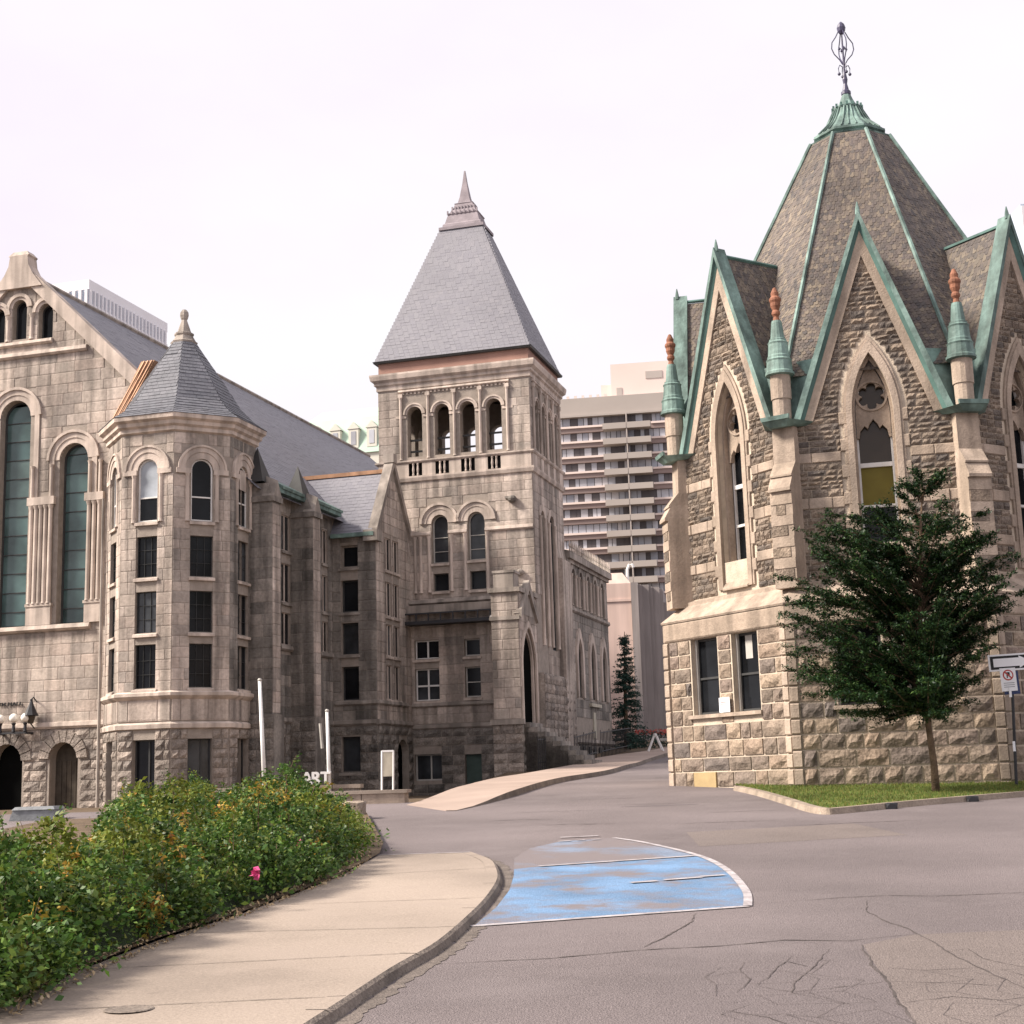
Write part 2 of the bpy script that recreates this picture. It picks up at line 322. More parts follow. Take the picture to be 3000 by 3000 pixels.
def lay(recs, F, outline, openings, zs, wr, gap, proud, style, mat, margin=.0, wfirst=None):
    """courses between successive zs; stones of random width that keep clear of the openings"""
    for k in range(len(zs)-1):
        z0, z1 = zs[k], zs[k+1]
        I = None
        for z in (z0+.01, (z0+z1)/2, z1-.01):
            s = scan(outline, z); I = s if I is None else iand(I, s)
        cuts = []
        for op in openings:
            xs = [e for z in (z0+.01, (z0+z1)/2, z1-.01) for iv in scan(op, z) for e in iv]
            if xs: cuts.append((min(xs)-margin, max(xs)+margin))
        for a, b in isub(I, cuts):
            L = b-a
            if L < .1: continue
            x = a; first = True
            while x < b-1e-4:
                wd = random.uniform(*wr)
                if first: wd *= random.uniform(.45, 1.); first = False
                e = x+wd
                if b-e < wr[0]*.55: e = b
                recs.append((F, x+gap/2, e-gap/2, z0+gap/2, z1-gap/2, proud*random.uniform(.75, 1.25), style, random.randrange(len(UNITS[style])), mat))
                x = e
def courses(z0, z1, h, jit=.12):
    n = max(1, round((z1-z0)/h)); hs = [1+random.uniform(-jit, jit) for _ in range(n)]; t = sum(hs); z = [z0]
    for q in hs: z.append(z[-1]+q/t*(z1-z0))
    return z
def finish_stones(recs, wall, limit=300):
    root = wall.parent; mw = Matrix.Translation(root.location) @ Matrix.Rotation(root.rotation_euler[2], 4, 'Z'); off = Vector(root_off(wall))
    sc = []
    for i, (F, s0, s1, z0, z1, pr, st, k, mat) in enumerate(recs):
        p = mw @ (Vector(F.P((s0+s1)/2, (z0+z1)/2, 0))-off); n = (mw.to_3x3() @ Vector((F.n[0], F.n[1], 0)))
        v = EYE-p; q = p-EYE; zc = q.dot(fw); u = q.dot(cr)/zc; t = q.dot(cu)/zc
        face = n.dot(v.normalized()); vis = face > 0 and abs(u) < .35 and abs(t) < .35
        sc.append(((s1-s0)*(z1-z0)*face/v.length_squared if vis else 0, i))
    sc.sort(reverse=True); top = {i for a, i in sc[:limit] if a > 0}
    groups = {}
    for i, (F, s0, s1, z0, z1, pr, st, k, mat) in enumerate(recs):
        c = F.P((s0+s1)/2, (z0+z1)/2, .002)
        if i in top:
            o = bpy.data.objects.new('stone', unit_mesh(st, k, mat)); COL.objects.link(o); o.parent = wall
            o.location = Vector(c)-off; o.rotation_euler = (0, 0, F.ang); o.scale = (s1-s0, pr, z1-z0)
        else:
            g = groups.setdefault(mat, MB()); ca, sa = F.d; V, Fs = UNITS[st][k]
            g.add([(c[0]+ca*x*(s1-s0)-sa*y*pr, c[1]+sa*x*(s1-s0)+ca*y*pr, c[2]+z*(z1-z0)) for x, y, z in V], Fs)
    for mat, g in groups.items(): g.build('stonework', mat, wall, kind='stuff')
# --- trims
def arc_pts(c, r, zs, n=14): return [(c+r*math.cos(math.pi*i/n), zs+r*math.sin(math.pi*i/n)) for i in range(n+1)]
def ring_mesh(mb, F, inner, outer, o0, o1):
    """band between two equal-length open polylines, from depth o0 out to o1"""
    n = len(inner); V = [F.P(x, z, o1) for x, z in inner]+[F.P(x, z, o1) for x, z in outer]+[F.P(x, z, o0) for x, z in inner]+[F.P(x, z, o0) for x, z in outer]
    fs = []
    for i in range(n-1):
        fs += [(i, n+i, n+i+1, i+1), (n+i, 3*n+i, 3*n+i+1, n+i+1), (2*n+i, i, i+1, 2*n+i+1)]
    fs += [(0, 2*n, 3*n, n), (n-1, 2*n-1, 4*n-1, 3*n-1)]
    mb.add(V, fs)
def inset(poly, t):
    n = len(poly); out = []
    for i in range(n):
        p0, p1, p2 = Vector(poly[i-1]), Vector(poly[i]), Vector(poly[(i+1) % n])
        a, b = (p1-p0), (p2-p1)
        if a.length < 1e-6: a = b
        if b.length < 1e-6: b = a
        a.normalize(); b.normalize()
        na, nb = Vector((-a.y, a.x)), Vector((-b.y, b.x)); m = na+nb
        if m.length < 1e-6: m = na
        m.normalize(); k = t/max(.35, m.dot(na)); out.append((p1.x+m.x*k, p1.y+m.y*k))
    return out
def window(parent, F, op, depth=.28, fr=.05, frame='frame_grey', glass='glass_dark', vbars=(), hbars=(), sill=None, sillmat='hall_trim', bar=.035, panes=None, z0=None):
    """frame mesh > pane(s), sill.  vbars / hbars are positions of glazing bars"""
    mb = MB(); ins = inset(op, fr); n = len(op)
    d0, d1 = -depth, -depth+.05
    V = [F.P(x, z, d1) for x, z in op]+[F.P(x, z, d1) for x, z in ins]+[F.P(x, z, d0) for x, z in ins]
    fs = []
    for i in range(n):
        j = (i+1) % n; fs += [(i, j, n+j, n+i), (n+i, n+j, 2*n+j, 2*n+i)]
    mb.add(V, fs)
    zz = [z for _, z in ins]; xx = [x for x, _ in ins]
    for x in vbars:
        sc = [e for e in zz]; top = max(zz)
        # clip the bar to the head
        q = [z for z in np.linspace(min(zz)+.01, max(zz)-.001, 40) if any(a <= x <= b for a, b in scan(ins, z))]
        if q: mb.fbox(F, x-bar/2, x+bar/2, min(zz), max(q), d0+.004, d1-.008)
    for z in hbars:
        for a, b in scan(ins, z): mb.fbox(F, a, b, z-bar/2, z+bar/2, d0+.003, d1-.004)
    w_ = mb.build('window', frame, parent)
    if panes is None: panes = [(ins, 'glass_mid' if glass == 'glass_dark' and random.random() < .3 else glass)]
    for pl, g in panes:
        p = MB(); p.poly([F.P(x, z, d0+(.008 if g != 'glass_sky_reflection' else .014)) for x, z in pl]); p.build('pane', g, w_)
    if sill:
        a, b = min(x for x, _ in op), max(x for x, _ in op); zb = min(z for _, z in op)
        s = MB(); s.hexa([F.P(a-sill, zb-.14, .09), F.P(b+sill, zb-.14, .09), F.P(b+sill, zb-.14, -depth+.05), F.P(a-sill, zb-.14, -depth+.05)],
                         [F.P(a-sill, zb-.05, .09), F.P(b+sill, zb-.05, .09), F.P(b+sill, zb+.012, -depth+.052), F.P(a-sill, zb+.012, -depth+.052)])
        s.build('sill', sillmat, w_)
    return w_
def slates(mb, poly, wd, ex, lift=.02, fish=False, jit=.006):
    """rows of lapped slates over a planar polygon of 3D points"""
    P = [Vector(p) for p in poly]; nrm = Vector((0, 0, 0))
    for i in range(len(P)): nrm += P[i].cross(P[(i+1) % len(P)])
    nrm.normalize()
    if nrm.z < 0: nrm = -nrm
    upv = (Vector((0, 0, 1))-nrm*nrm.z).normalized(); rt = upv.cross(nrm).normalized(); o = P[0]
    q = [((p-o).dot(rt), (p-o).dot(upv)) for p in P]
    v0, v1 = min(b for _, b in q), max(b for _, b in q); rows = int((v1-v0)/ex)+1
    for r in range(rows):
        vb, vt = v0+r*ex, min(v0+(r+1)*ex*1.06, v1-.001)
        if vt-vb < .03: continue
        iv = scan(q, (vb+vt)/2)
        for a, b in iv:
            x = a-(wd/2 if r % 2 else 0)-random.uniform(0, .02)
            while x < b-.02:
                s0, s1 = max(x, a), min(x+wd-.006, b); x += wd
                if s1-s0 < .03: continue
                j = random.uniform(-jit, jit); dz = lift+random.uniform(-.004, .006)
                def W(s, v, h): return tuple(o+rt*s+upv*v+nrm*h)
                if fish:
                    c = (s0+s1)/2; k = (s1-s0)*.5
                    mb.add([W(s0, vt, .004), W(s1, vt, .004), W(s1, vb+ex*.45, dz*.7), W(c+k*.5, vb+j, dz), W(c-k*.5, vb+j, dz), W(s0, vb+ex*.45, dz*.7), W(c+k*.5, vb+j, .0), W(c-k*.5, vb+j, .0)],
                           [(0,5,4,3,2,1), (4,7,6,3)])
                else:
                    mb.add([W(s0, vt, .004), W(s1, vt, .004), W(s1, vb+j, dz), W(s0, vb+j, dz), W(s1, vb+j, 0), W(s0, vb+j, 0)], [(0,3,2,1), (3,5,4,2)])
def lump(name, c, sx, sy, sz, mat_, seed):
    bm = bmesh.new(); bmesh.ops.create_icosphere(bm, subdivisions=2, radius=1); r = random.Random(seed)
    for v in bm.verts: k = 1+r.uniform(-.13, .13); v.co = Vector((max(-.8, min(.8, v.co.x*k*1.1))*sx, max(-.8, min(.8, v.co.y*k*1.1))*sy, max(-.7, min(.7, v.co.z*k*1.1))*sz))
    me = bpy.data.meshes.new(name); bm.to_mesh(me); bm.free(); me.materials.append(M[mat_]); o = bpy.data.objects.new(name, me); COL.objects.link(o); o.location = c; return o

# ------------------------------------------------------------------ ground, road, pavements
def zg(y):
    if y < 36: return .04*y
    if y < 58: return 1.44+.03*(y-36)
    if y < 82: return 2.10+.068*(y-58)
    return 3.732
def smooth(t): t = max(0., min(1., t)); return t*t*(3-2*t)
def zterr(x, y):
    z = zg(y)-.10
    k = smooth((-1.9+.035*(y-30)-x)/1.2)*smooth((y-33)/1.5)      # the sunken forecourt of the hall, left of the lane
    k *= 1-smooth((y-66)/6)
    return z*(1-k)+min(z, 1.18)*k
def px(u, v, Y):       # a point seen at (u, v) of the 1932-px view, at depth Y
    d = fw + cr*((u-966)/2768) - cu*((v-966)/2768); return EYE + d*(Y/d.y)
def struct(o): o['kind'] = 'structure'; return o
xs = [-400,-150,-60]+[x*1. for x in range(-40, 41, 2)]+[-3.5,-2.5,-1.5,-.5,.5,1.5]+[60,150,400]; xs = sorted(set(xs))
ys = [-60,-20,0,8,16,24,30,33,33.5,34,34.5,35,36]+list(range(38, 84, 2))+[90,110,160,260,420,900]
g = MB(); g.v = [(x, y, zterr(x, y)) for y in ys for x in xs]; nx = len(xs)
g.f = [(j*nx+i, j*nx+i+1, (j+1)*nx+i+1, (j+1)*nx+i) for j in range(len(ys)-1) for i in range(nx-1)]
struct(g.build('ground', 'soil'))
def drape(name, pts, off, mat, parent=None, skirt=0.):
    mb = MB(); V = [Vector((x, y, 0)) for x, y in pts]; t = tessellate_polygon([V])
    fs = []
    for a, b, c in t:
        k = (V[b]-V[a]).cross(V[c]-V[a]).z
        if abs(k) > 1e-9: fs.append((a, b, c) if k > 0 else (a, c, b))
    mb.add([(x, y, zg(y)+off) for x, y in pts], fs)
    if skirt:
        n = len(pts); mb.add([(x, y, zg(y)+off) for x, y in pts]+[(x, y, zg(y)+off-skirt) for x, y in pts], [(i, i+n, (i+1) % n+n, (i+1) % n) for i in range(n)])
    return mb.build(name, mat, parent)
def catmull(P, k=6):
    R = []; n = len(P)
    for i in range(n-1):
        p0, p1, p2, p3 = (Vector(P[max(i-1, 0)]), Vector(P[i]), Vector(P[i+1]), Vector(P[min(i+2, n-1)]))
        for j in range(k):
            t = j/k; R.append(tuple(.5*((2*p1)+(p2-p0)*t+(2*p0-5*p1+4*p2-p3)*t*t+(3*p1-p0-3*p2+p3)*t**3)))
    R.append(tuple(P[-1])); return R
far_outer = [(-1.25,28.73),(-.89,30.03),(-.54,31.74),(.04,34.72),(1.08,41.19),(2.76,47.54),(4.42,57.21),(6.47,64.64),(7.73,69.78),(10,80)]
def far_x(y):
    for (a, b), (c, d) in zip(far_outer, far_outer[1:]):
        if b <= y <= d: return a+(c-a)*(y-b)/(d-b)
    return far_outer[-1][0]
road = MB(); yy = [-20,2,10,20,28.7]+[28.7+i*1.2 for i in range(1, 45)]+[90,110]
for a, b in zip(yy, yy[1:]):
    la = -16 if a < 31.5 else far_x(a)-.05; lb = -16 if b < 31.5 else far_x(b)-.05
    if a < 31.5 <= b: lb = -16
    if a >= 31.5 and la == -16: la = far_x(a)
    road.poly([(la, a, zg(a)), (45, a, zg(a)), (45, b, zg(b)), (lb, b, zg(b))])
ROAD = struct(road.build('road', 'asphalt'))
def strip(name, pts, wd, off, mat, parent, jit=0., taper=False):
    P = []
    for (x0, y0), (x1, y1) in zip(pts, pts[1:]):
        n = max(2, int(math.hypot(x1-x0, y1-y0)/(.06 if jit else .4)))
        P += [(x0+(x1-x0)*i/n, y0+(y1-y0)*i/n) for i in range(n)]
    P.append(pts[-1]); ph = random.uniform(0, 9)
    if jit: 
        w1 = w2 = 0.
        Q = []
        for i, (x, y) in enumerate(P):
            w1 = .9*w1+random.uniform(-jit, jit); w2 = .9*w2+random.uniform(-jit, jit); Q.append((x+w1, y+w2))
        P = Q
    mb = MB(); n = len(P); V = []
    for i, (x, y) in enumerate(P):
        a, b = Vector(P[max(i-1, 0)]), Vector(P[min(i+1, n-1)]); d = (b-a).normalized() if (b-a).length else Vector((1, 0)); q = Vector((-d.y, d.x))
        ww = wd/2*(random.uniform(.45, 1.35) if jit else 1)
        if taper: ww *= min(1, .3+3*min(i, n-1-i)/n)
        V += [(x+q.x*ww, y+q.y*ww, zg(y+q.y*ww)+off), (x-q.x*ww, y-q.y*ww, zg(y-q.y*ww)+off)]
    mb.add(V, [(2*i, 2*i+1, 2*i+3, 2*i+2) for i in range(n-1)])
    return mb.build(name, mat, parent)
CR = [[(-.81,10.8),(-.58,10.81),(.17,10.9),(.87,11.16),(1.41,11.22),(1.94,11.43),(2.4,11.3),(2.94,11.51)], [(1.47,13.06),(1.37,12.51),(.89,11.25)],
      [(2.16,13.59),(2.86,13.82),(3.32,13.89),(3.74,13.75),(4.56,13.81),(6.5,13.95)], [(3.08,13.59),(2.91,12.96),(2.9,12.46),(2.95,12.08),(2.99,11.46),(2.93,10.63),(2.97,10.),(2.99,9.61),(3.01,8.6)],
      [(2.46,11.09),(2.33,10.14),(2.28,9.62),(2.17,8.9),(2.05,7.9)], [(2.93,10.63),(3.13,10.78),(3.12,10.33),(3.4,9.6)], [(1.88,10.69),(1.79,10.47),(1.43,9.59)],
      [(2.22,10.99),(1.91,10.22),(1.73,9.75),(1.64,9.35),(1.9,8.9)], [(1.51,10.49),(1.44,10.2),(1.45,9.82),(1.27,9.4)], [(1.43,9.59),(1.64,9.35),(2.28,9.62)], [(1.79,10.47),(1.91,10.22)],
      [(2.28,9.62),(2.62,9.5),(2.97,9.3)], [(2.33,10.14),(2.6,9.95),(2.97,10.)], [(2.17,8.9),(2.5,9.05),(2.75,8.9),(3.0,9.0)], [(1.1,8.9),(1.35,8.65),(1.5,8.2)]]
for i, c in enumerate(CR):
    if i in (0, 2, 4): w_ = .019
    elif i in (1, 3): w_ = .015
    else: w_ = .008
    strip('crack', c, w_, .004, 'crack', ROAD, jit=.011 if i not in (0, 2) else .005, taper=True)
drape('road_patch', [(2.46,11.09),(2.33,10.14),(2.28,9.62),(2.17,8.9),(2.05,7.9),(2.0,5),(9,5),(9,12),(2.94,11.5)], .002, 'asphalt_patch', ROAD)
drape('road_patch', [(2.3,19.5),(5.2,20.3),(5.0,22.6),(2.4,21.9)], .002, 'asphalt_patch', ROAD)
random.seed(21)
for X0, X1, Y0, Y1 in ((1.15, 2.25, 8.0, 10.9), (2.35, 3.7, 7.8, 10.2)):      # map cracking in the worn corner of the road
    nx_, ny_ = int((X1-X0)/.26), int((Y1-Y0)/.34)
    nd = {(i, j): (X0+(i+.5*(j % 2)+random.uniform(-.3, .3))*.26, Y0+(j+random.uniform(-.3, .3))*.34) for i in range(nx_) for j in range(ny_)}
    for (i, j), p_ in nd.items():
        for e_ in ((i+1, j), (i, j+1)):
            if e_ in nd and random.random() < .74: strip('crack', [p_, nd[e_]], .0045, .0045, 'crack_fine', ROAD, jit=.004)
for _ in range(0):      # fine map cracking in the worn corner of the road
    x, y = random.uniform(1.1, 3.6), random.uniform(8.0, 10.9); a = random.uniform(0, 6.28); q = [(x, y)]
    for k in range(random.randint(2, 4)): a += random.uniform(-.9, .9); x += .16*math.cos(a); y += .22*math.sin(a); q.append((x, y))
    strip('crack', q, .006, .0045, 'crack', ROAD, jit=.006, taper=True)
for (x, y, l, a) in [(-.2,27.5,1.8,.1),(1.8,29,2.2,0),(3.2,26,1.5,.1),(1.0,31.2,1.6,.05),(2.4,23.6,1.6,.05),(.35,24.2,.9,0),(.9,24.0,.6,.1),(3.9,22.5,2.2,.15),(6.8,19.5,2.4,.2),(-.6,25.6,1.2,.0)]:
    strip('crack', [(x, y), (x+l*.5, y+l*a*.5+.05), (x+l, y+l*a)], .035, .004, 'crack', ROAD, jit=.01, taper=True)
strip('road_patch', [(1.9,28.4),(3.4,28.6)], .4, .003, 'asphalt_far', ROAD, jit=.01, taper=True)
# painted bay
blue = catmull([(1.95,13.41),(2.11,14.58),(2.2,16.57),(2.09,18.28),(1.63,20.26),(1.27,21.2)], 5)
bay = [(-.42,12.68)]+blue+[(.56,20.95),(.11,20.0),(-.10,18.6),(-.10,16.6),(-.14,15.2),(-.25,13.9)]
near = [(-.42,12.68)]+[q for q in blue if q[1] < 18.2]+[(2.09,18.2),(.22,17.5),(-.10,17.3),(-.10,16.6),(-.14,15.2),(-.25,13.9)]
drape('painted_bay', near, .004, 'blue_paint', ROAD)
drape('painted_bay', [(.22,17.5),(2.09,18.2)]+[q for q in blue if q[1] > 18.25]+[(.9,21.05),(.56,20.95),(.11,20.0),(-.10,18.6),(-.10,17.3)], .004, 'blue_worn', ROAD)
strip('road_marking', [(-.45,12.66),(1.98,13.40)], .09, .008, 'worn_white', ROAD)
strip('road_marking', [(x+.03, y) for x, y in blue], .08, .0105, 'worn_white', ROAD)
strip('road_marking', [(.19,17.47),(2.08,18.18)], .10, .013, 'worn_white', ROAD)
for a, b in [((1.1,15.46),(1.38,15.56)), ((1.46,15.62),(1.86,15.78)), ((1.86,15.84),(2.13,15.93)), ((.5,20.82),(.68,20.87)), ((.76,20.9),(.88,20.93)), ((.98,20.96),(1.1,21.0)), ((.55,21.5),(1.1,21.6))]:
    strip('road_marking', [a, b], .09, .0155, 'worn_white', ROAD)
# near pavement (left) with kerb
kerb = catmull([(-2.3,4.2),(-1.42,7.54),(-1.14,8.87),(-.88,10.31),(-.63,11.47),(-.4,13.35),(-.29,14.67),(-.24,15.88),(-.28,17.01),(-.36,17.91),(-.62,18.98)], 6)
inner = [(-1.8,18.95),(-2.0,16.46),(-2.24,14.97),(-2.52,13.37),(-2.88,11.96),(-3.1,10.59),(-3.21,9.31),(-3.6,4.2)]
def offs(P, d):
    R = []
    for i, p in enumerate(P):
        a, b = Vector(P[max(i-1, 0)]), Vector(P[min(i+1, len(P)-1)]); t = (b-a).normalized(); R.append((p[0]+t.y*d, p[1]-t.x*d))
    return R
kin = offs(kerb, -.15)
strip('gutter_dirt', [(x, y) for x, y in offs(kerb, .09)], .13, .0035, 'gutter', ROAD, jit=.004)
PAVE = struct(drape('pavement', kin+[(-1.8,18.95)]+inner[1:], .065, 'concrete', skirt=.3))
kb = MB(); n = len(kerb); kt = offs(kerb, -.03)
prof = [[(x, y, zg(y)+.068) for x, y in kin], [(x, y, zg(y)+.068) for x, y in kt], [(x, y, zg(y)+.05) for x, y in kerb], [(x, y, zg(y)-.02) for x, y in offs(kerb, .03)]]
for A, B in zip(prof[:2], prof[1:2]): kb.add(A+B, [(i, n+i, n+i+1, i+1) for i in range(n-1)])
KB = kb.build('kerb', 'concrete', PAVE)
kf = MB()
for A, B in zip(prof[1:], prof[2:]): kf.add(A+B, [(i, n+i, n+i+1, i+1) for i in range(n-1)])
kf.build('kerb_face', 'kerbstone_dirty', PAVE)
strip('expansion_joint', [(-1.82,18.86),(-.66,18.9)], .04, .072, 'worn_white', PAVE)
for a, b in [((-2.06,16.4),(-.28,16.9)), ((-2.4,14.0),(-.35,14.1)), ((-2.75,12.3),(-.55,12.2)), ((-3.1,10.6),(-.83,10.9)), ((-3.2,9.1),(-1.1,9.3))]:
    strip('expansion_joint', [a, b], .012, .0695, 'kerbstone_dirty', PAVE, jit=.002)
for i in range(3, len(kerb)-2, 9):
    a_, b_ = kin[i], offs(kerb, .02)[i]; strip('kerb_joint', [a_, b_], .014, .071, 'kerbstone_dirty', PAVE)
mh = MB(); mh.lathe([(.0,zg(9.08)+.072),(.14,zg(9.08)+.073),(.15,zg(9.08)+.068)], (-2.36,9.08), 18, cap=False)
tag(mh.build('valve_cover', 'kerbstone_dirty'), 'small round dark cover set in the pale pavement', 'cover')
# hedge bed
drape('planting_bed', [(-3.21,9.31),(-3.1,10.59),(-2.88,11.96),(-2.52,13.37),(-2.24,14.97),(-2.0,16.46),(-1.8,18.95),(-1.9,20.6),(-2.9,28),(-9,28.5),(-9,4),(-3.6,4.2)], .085, 'soil')['kind'] = 'structure'
# far pavement along the lane
fo = far_outer; fi = [(-2.38,31.26),(-1.56,36.03),(-.72,43.04),(.19,47.27),(2.47,59.48),(3.87,63.5),(5.72,66.6),(6.9,69.9),(9.3,80.2)]
fp = MB()
def sample(P, n=48):
    L = [0]
    for a, b in zip(P, P[1:]): L.append(L[-1]+math.hypot(b[0]-a[0], b[1]-a[1]))
    R = []
    for i in range(n+1):
        t = L[-1]*i/n; k = max(j for j in range(len(L)) if L[j] <= t+1e-9); k = min(k, len(P)-2); q = (t-L[k])/(L[k+1]-L[k]); R.append((P[k][0]+(P[k+1][0]-P[k][0])*q, P[k][1]+(P[k+1][1]-P[k][1])*q))
    return R
so_, si_ = sample(catmull(fo, 4)), sample(catmull(fi, 4)); n = len(so_)
def hgt(i): return .12*smooth(i/5)+.008
so2 = offs(so_, -.2)
fp.add([(x, y, zg(y)+hgt(i)) for i, (x, y) in enumerate(so2)]+[(x, y, zg(y)+hgt(i)) for i, (x, y) in enumerate(si_)]+[(x, y, zg(y)-1.2) for i, (x, y) in enumerate(si_)],
       [(i, i+1, n+i+1, n+i) for i in range(n-1)]+[(n+i, n+i+1, 2*n+i+1, 2*n+i) for i in range(n-1)]+[(0, n, 2*n)])
FP = struct(fp.build('lane_pavement', 'paving_far'))
fk = MB(); fk.add([(x, y, zg(y)+hgt(i)+.004) for i, (x, y) in enumerate(so2)]+[(x, y, zg(y)+hgt(i)+.004) for i, (x, y) in enumerate(so_)], [(i, n+i, n+i+1, i+1) for i in range(n-1)]); fk.build('kerb', 'paving_far', FP)
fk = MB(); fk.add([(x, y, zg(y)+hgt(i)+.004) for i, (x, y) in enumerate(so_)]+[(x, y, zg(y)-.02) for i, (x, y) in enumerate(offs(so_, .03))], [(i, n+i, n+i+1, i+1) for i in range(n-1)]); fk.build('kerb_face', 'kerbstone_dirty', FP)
# lawn with kerb beside the octagonal building
lk = [(4.75,33.2),(4.88,30.85),(4.9,27.73),(4.88,25.6),(5.0,24.75),(5.35,24.85),(6.6,25.89),(7.83,26.78),(9.35,27.8),(12.5,29.9),(16,32)]
lkc = catmull(lk, 5); li = offs(lkc, .16); lki = [(x, y) for x, y in offs(lkc, -.16)]
LAWN = struct(drape('lawn', lki+[(16,36),(9,36),(4.9,35.5)], .085, 'lawn_soil'))
lkb = MB(); n = len(lkc)
for A, B in zip([[(x, y, zg(y)+.095) for x, y in lki], [(x, y, zg(y)+.10) for x, y in lkc]], [[(x, y, zg(y)+.10) for x, y in lkc], [(x, y, zg(y)-.02) for x, y in offs(lkc, .035)]]):
    lkb.add(A+B, [(i, n+i, n+i+1, i+1) for i in range(n-1)])
lkb.build('kerb', 'kerbstone', LAWN)
for x, y in [(6.32,25.66),(8.1,26.93)]:
    tag(lump('kerb_rubble', Vector((x, y-.08, zg(y)+.04)), .13, .08, .09, 'iron', int(x*10)), 'dark broken lump against the lawn kerb, ' + ('nearer the kerb corner' if x < 7 else 'below the young tree'), 'rubble')
# grass blades
N = 42000
gx = RNG.uniform(4.9, 14, N); gy = RNG.uniform(24.8, 34.2, N)
def inside(poly, X, Y):
    r = np.zeros(len(X), bool); n = len(poly)
    for i in range(n):
        (x0, y0), (x1, y1) = poly[i], poly[(i+1) % n]
        c = ((y0 > Y) != (y1 > Y)); 
        with np.errstate(divide='ignore', invalid='ignore'): r ^= c & (X < (x1-x0)*(Y-y0)/(y1-y0+1e-12)+x0)
    return r
k = inside(lki+[(16,36),(9,36),(4.9,35.5)], gx, gy); gx, gy = gx[k], gy[k]; n = len(gx)
def blades(X, Y, Z, h, wd):
    n = len(X); t = RNG.uniform(0, 2*np.pi, n); H = h*RNG.uniform(.5, 1.2, n); lx, ly = RNG.normal(0, .3, n)*H, RNG.normal(0, .3, n)*H
    V = np.empty((n, 3, 3)); V[:, 0] = np.c_[X+np.cos(t)*wd, Y+np.sin(t)*wd, Z]; V[:, 1] = np.c_[X-np.cos(t)*wd, Y-np.sin(t)*wd, Z]; V[:, 2] = np.c_[X+lx, Y+ly, Z+H]
    return V.reshape(-1, 3), np.arange(3*n).reshape(-1, 3)
V, Fc = blades(gx, gy, .04*gy+.08, .055, .009)
tag(meshobj('grass', V, Fc, 'grass', kind='stuff'), 'short green grass on the strip before the octagonal building', 'grass')

# ------------------------------------------------------------------ octagonal stone building (right)
TM = rad(13.53); AC, BC, AP1, AP2 = .445, 38.396, 5.396, 4.82
cw = Vector((math.cos(TM)*AC+math.sin(TM)*BC, -math.sin(TM)*AC+math.cos(TM)*BC, 1.3))
MU = thing('octagonal_building', 'octagonal stone building with green copper gables and a tall slate spire, at right', 'building', cw, -TM, (0, 0, 1.3))
C8 = 1/math.cos(math.pi/8); S1, S2 = AP1*2*math.tan(math.pi/8), AP2*2*math.tan(math.pi/8)
def oface(ap, k, extra=0.):   # k = 0 front (facing -y), 1 = right of it ...
    t = -math.pi/2+k*math.pi/4; n = (math.cos(t), math.sin(t)); d = (-n[1], n[0]); h = ap*math.tan(math.pi/8)
    return Face((n[0]*ap, n[1]*ap), d)      # s = 0 at the middle of the face
def ocorner(ap, k):           # corner between face k-1 and k
    t = -math.pi/2+(k-.5)*math.pi/4; return Vector((math.cos(t)*ap*C8, math.sin(t)*ap*C8))
DET = (-1, 0, 1)
wallm = MB(); recs = []; wins = []
h1, h2 = S1/2, S2/2
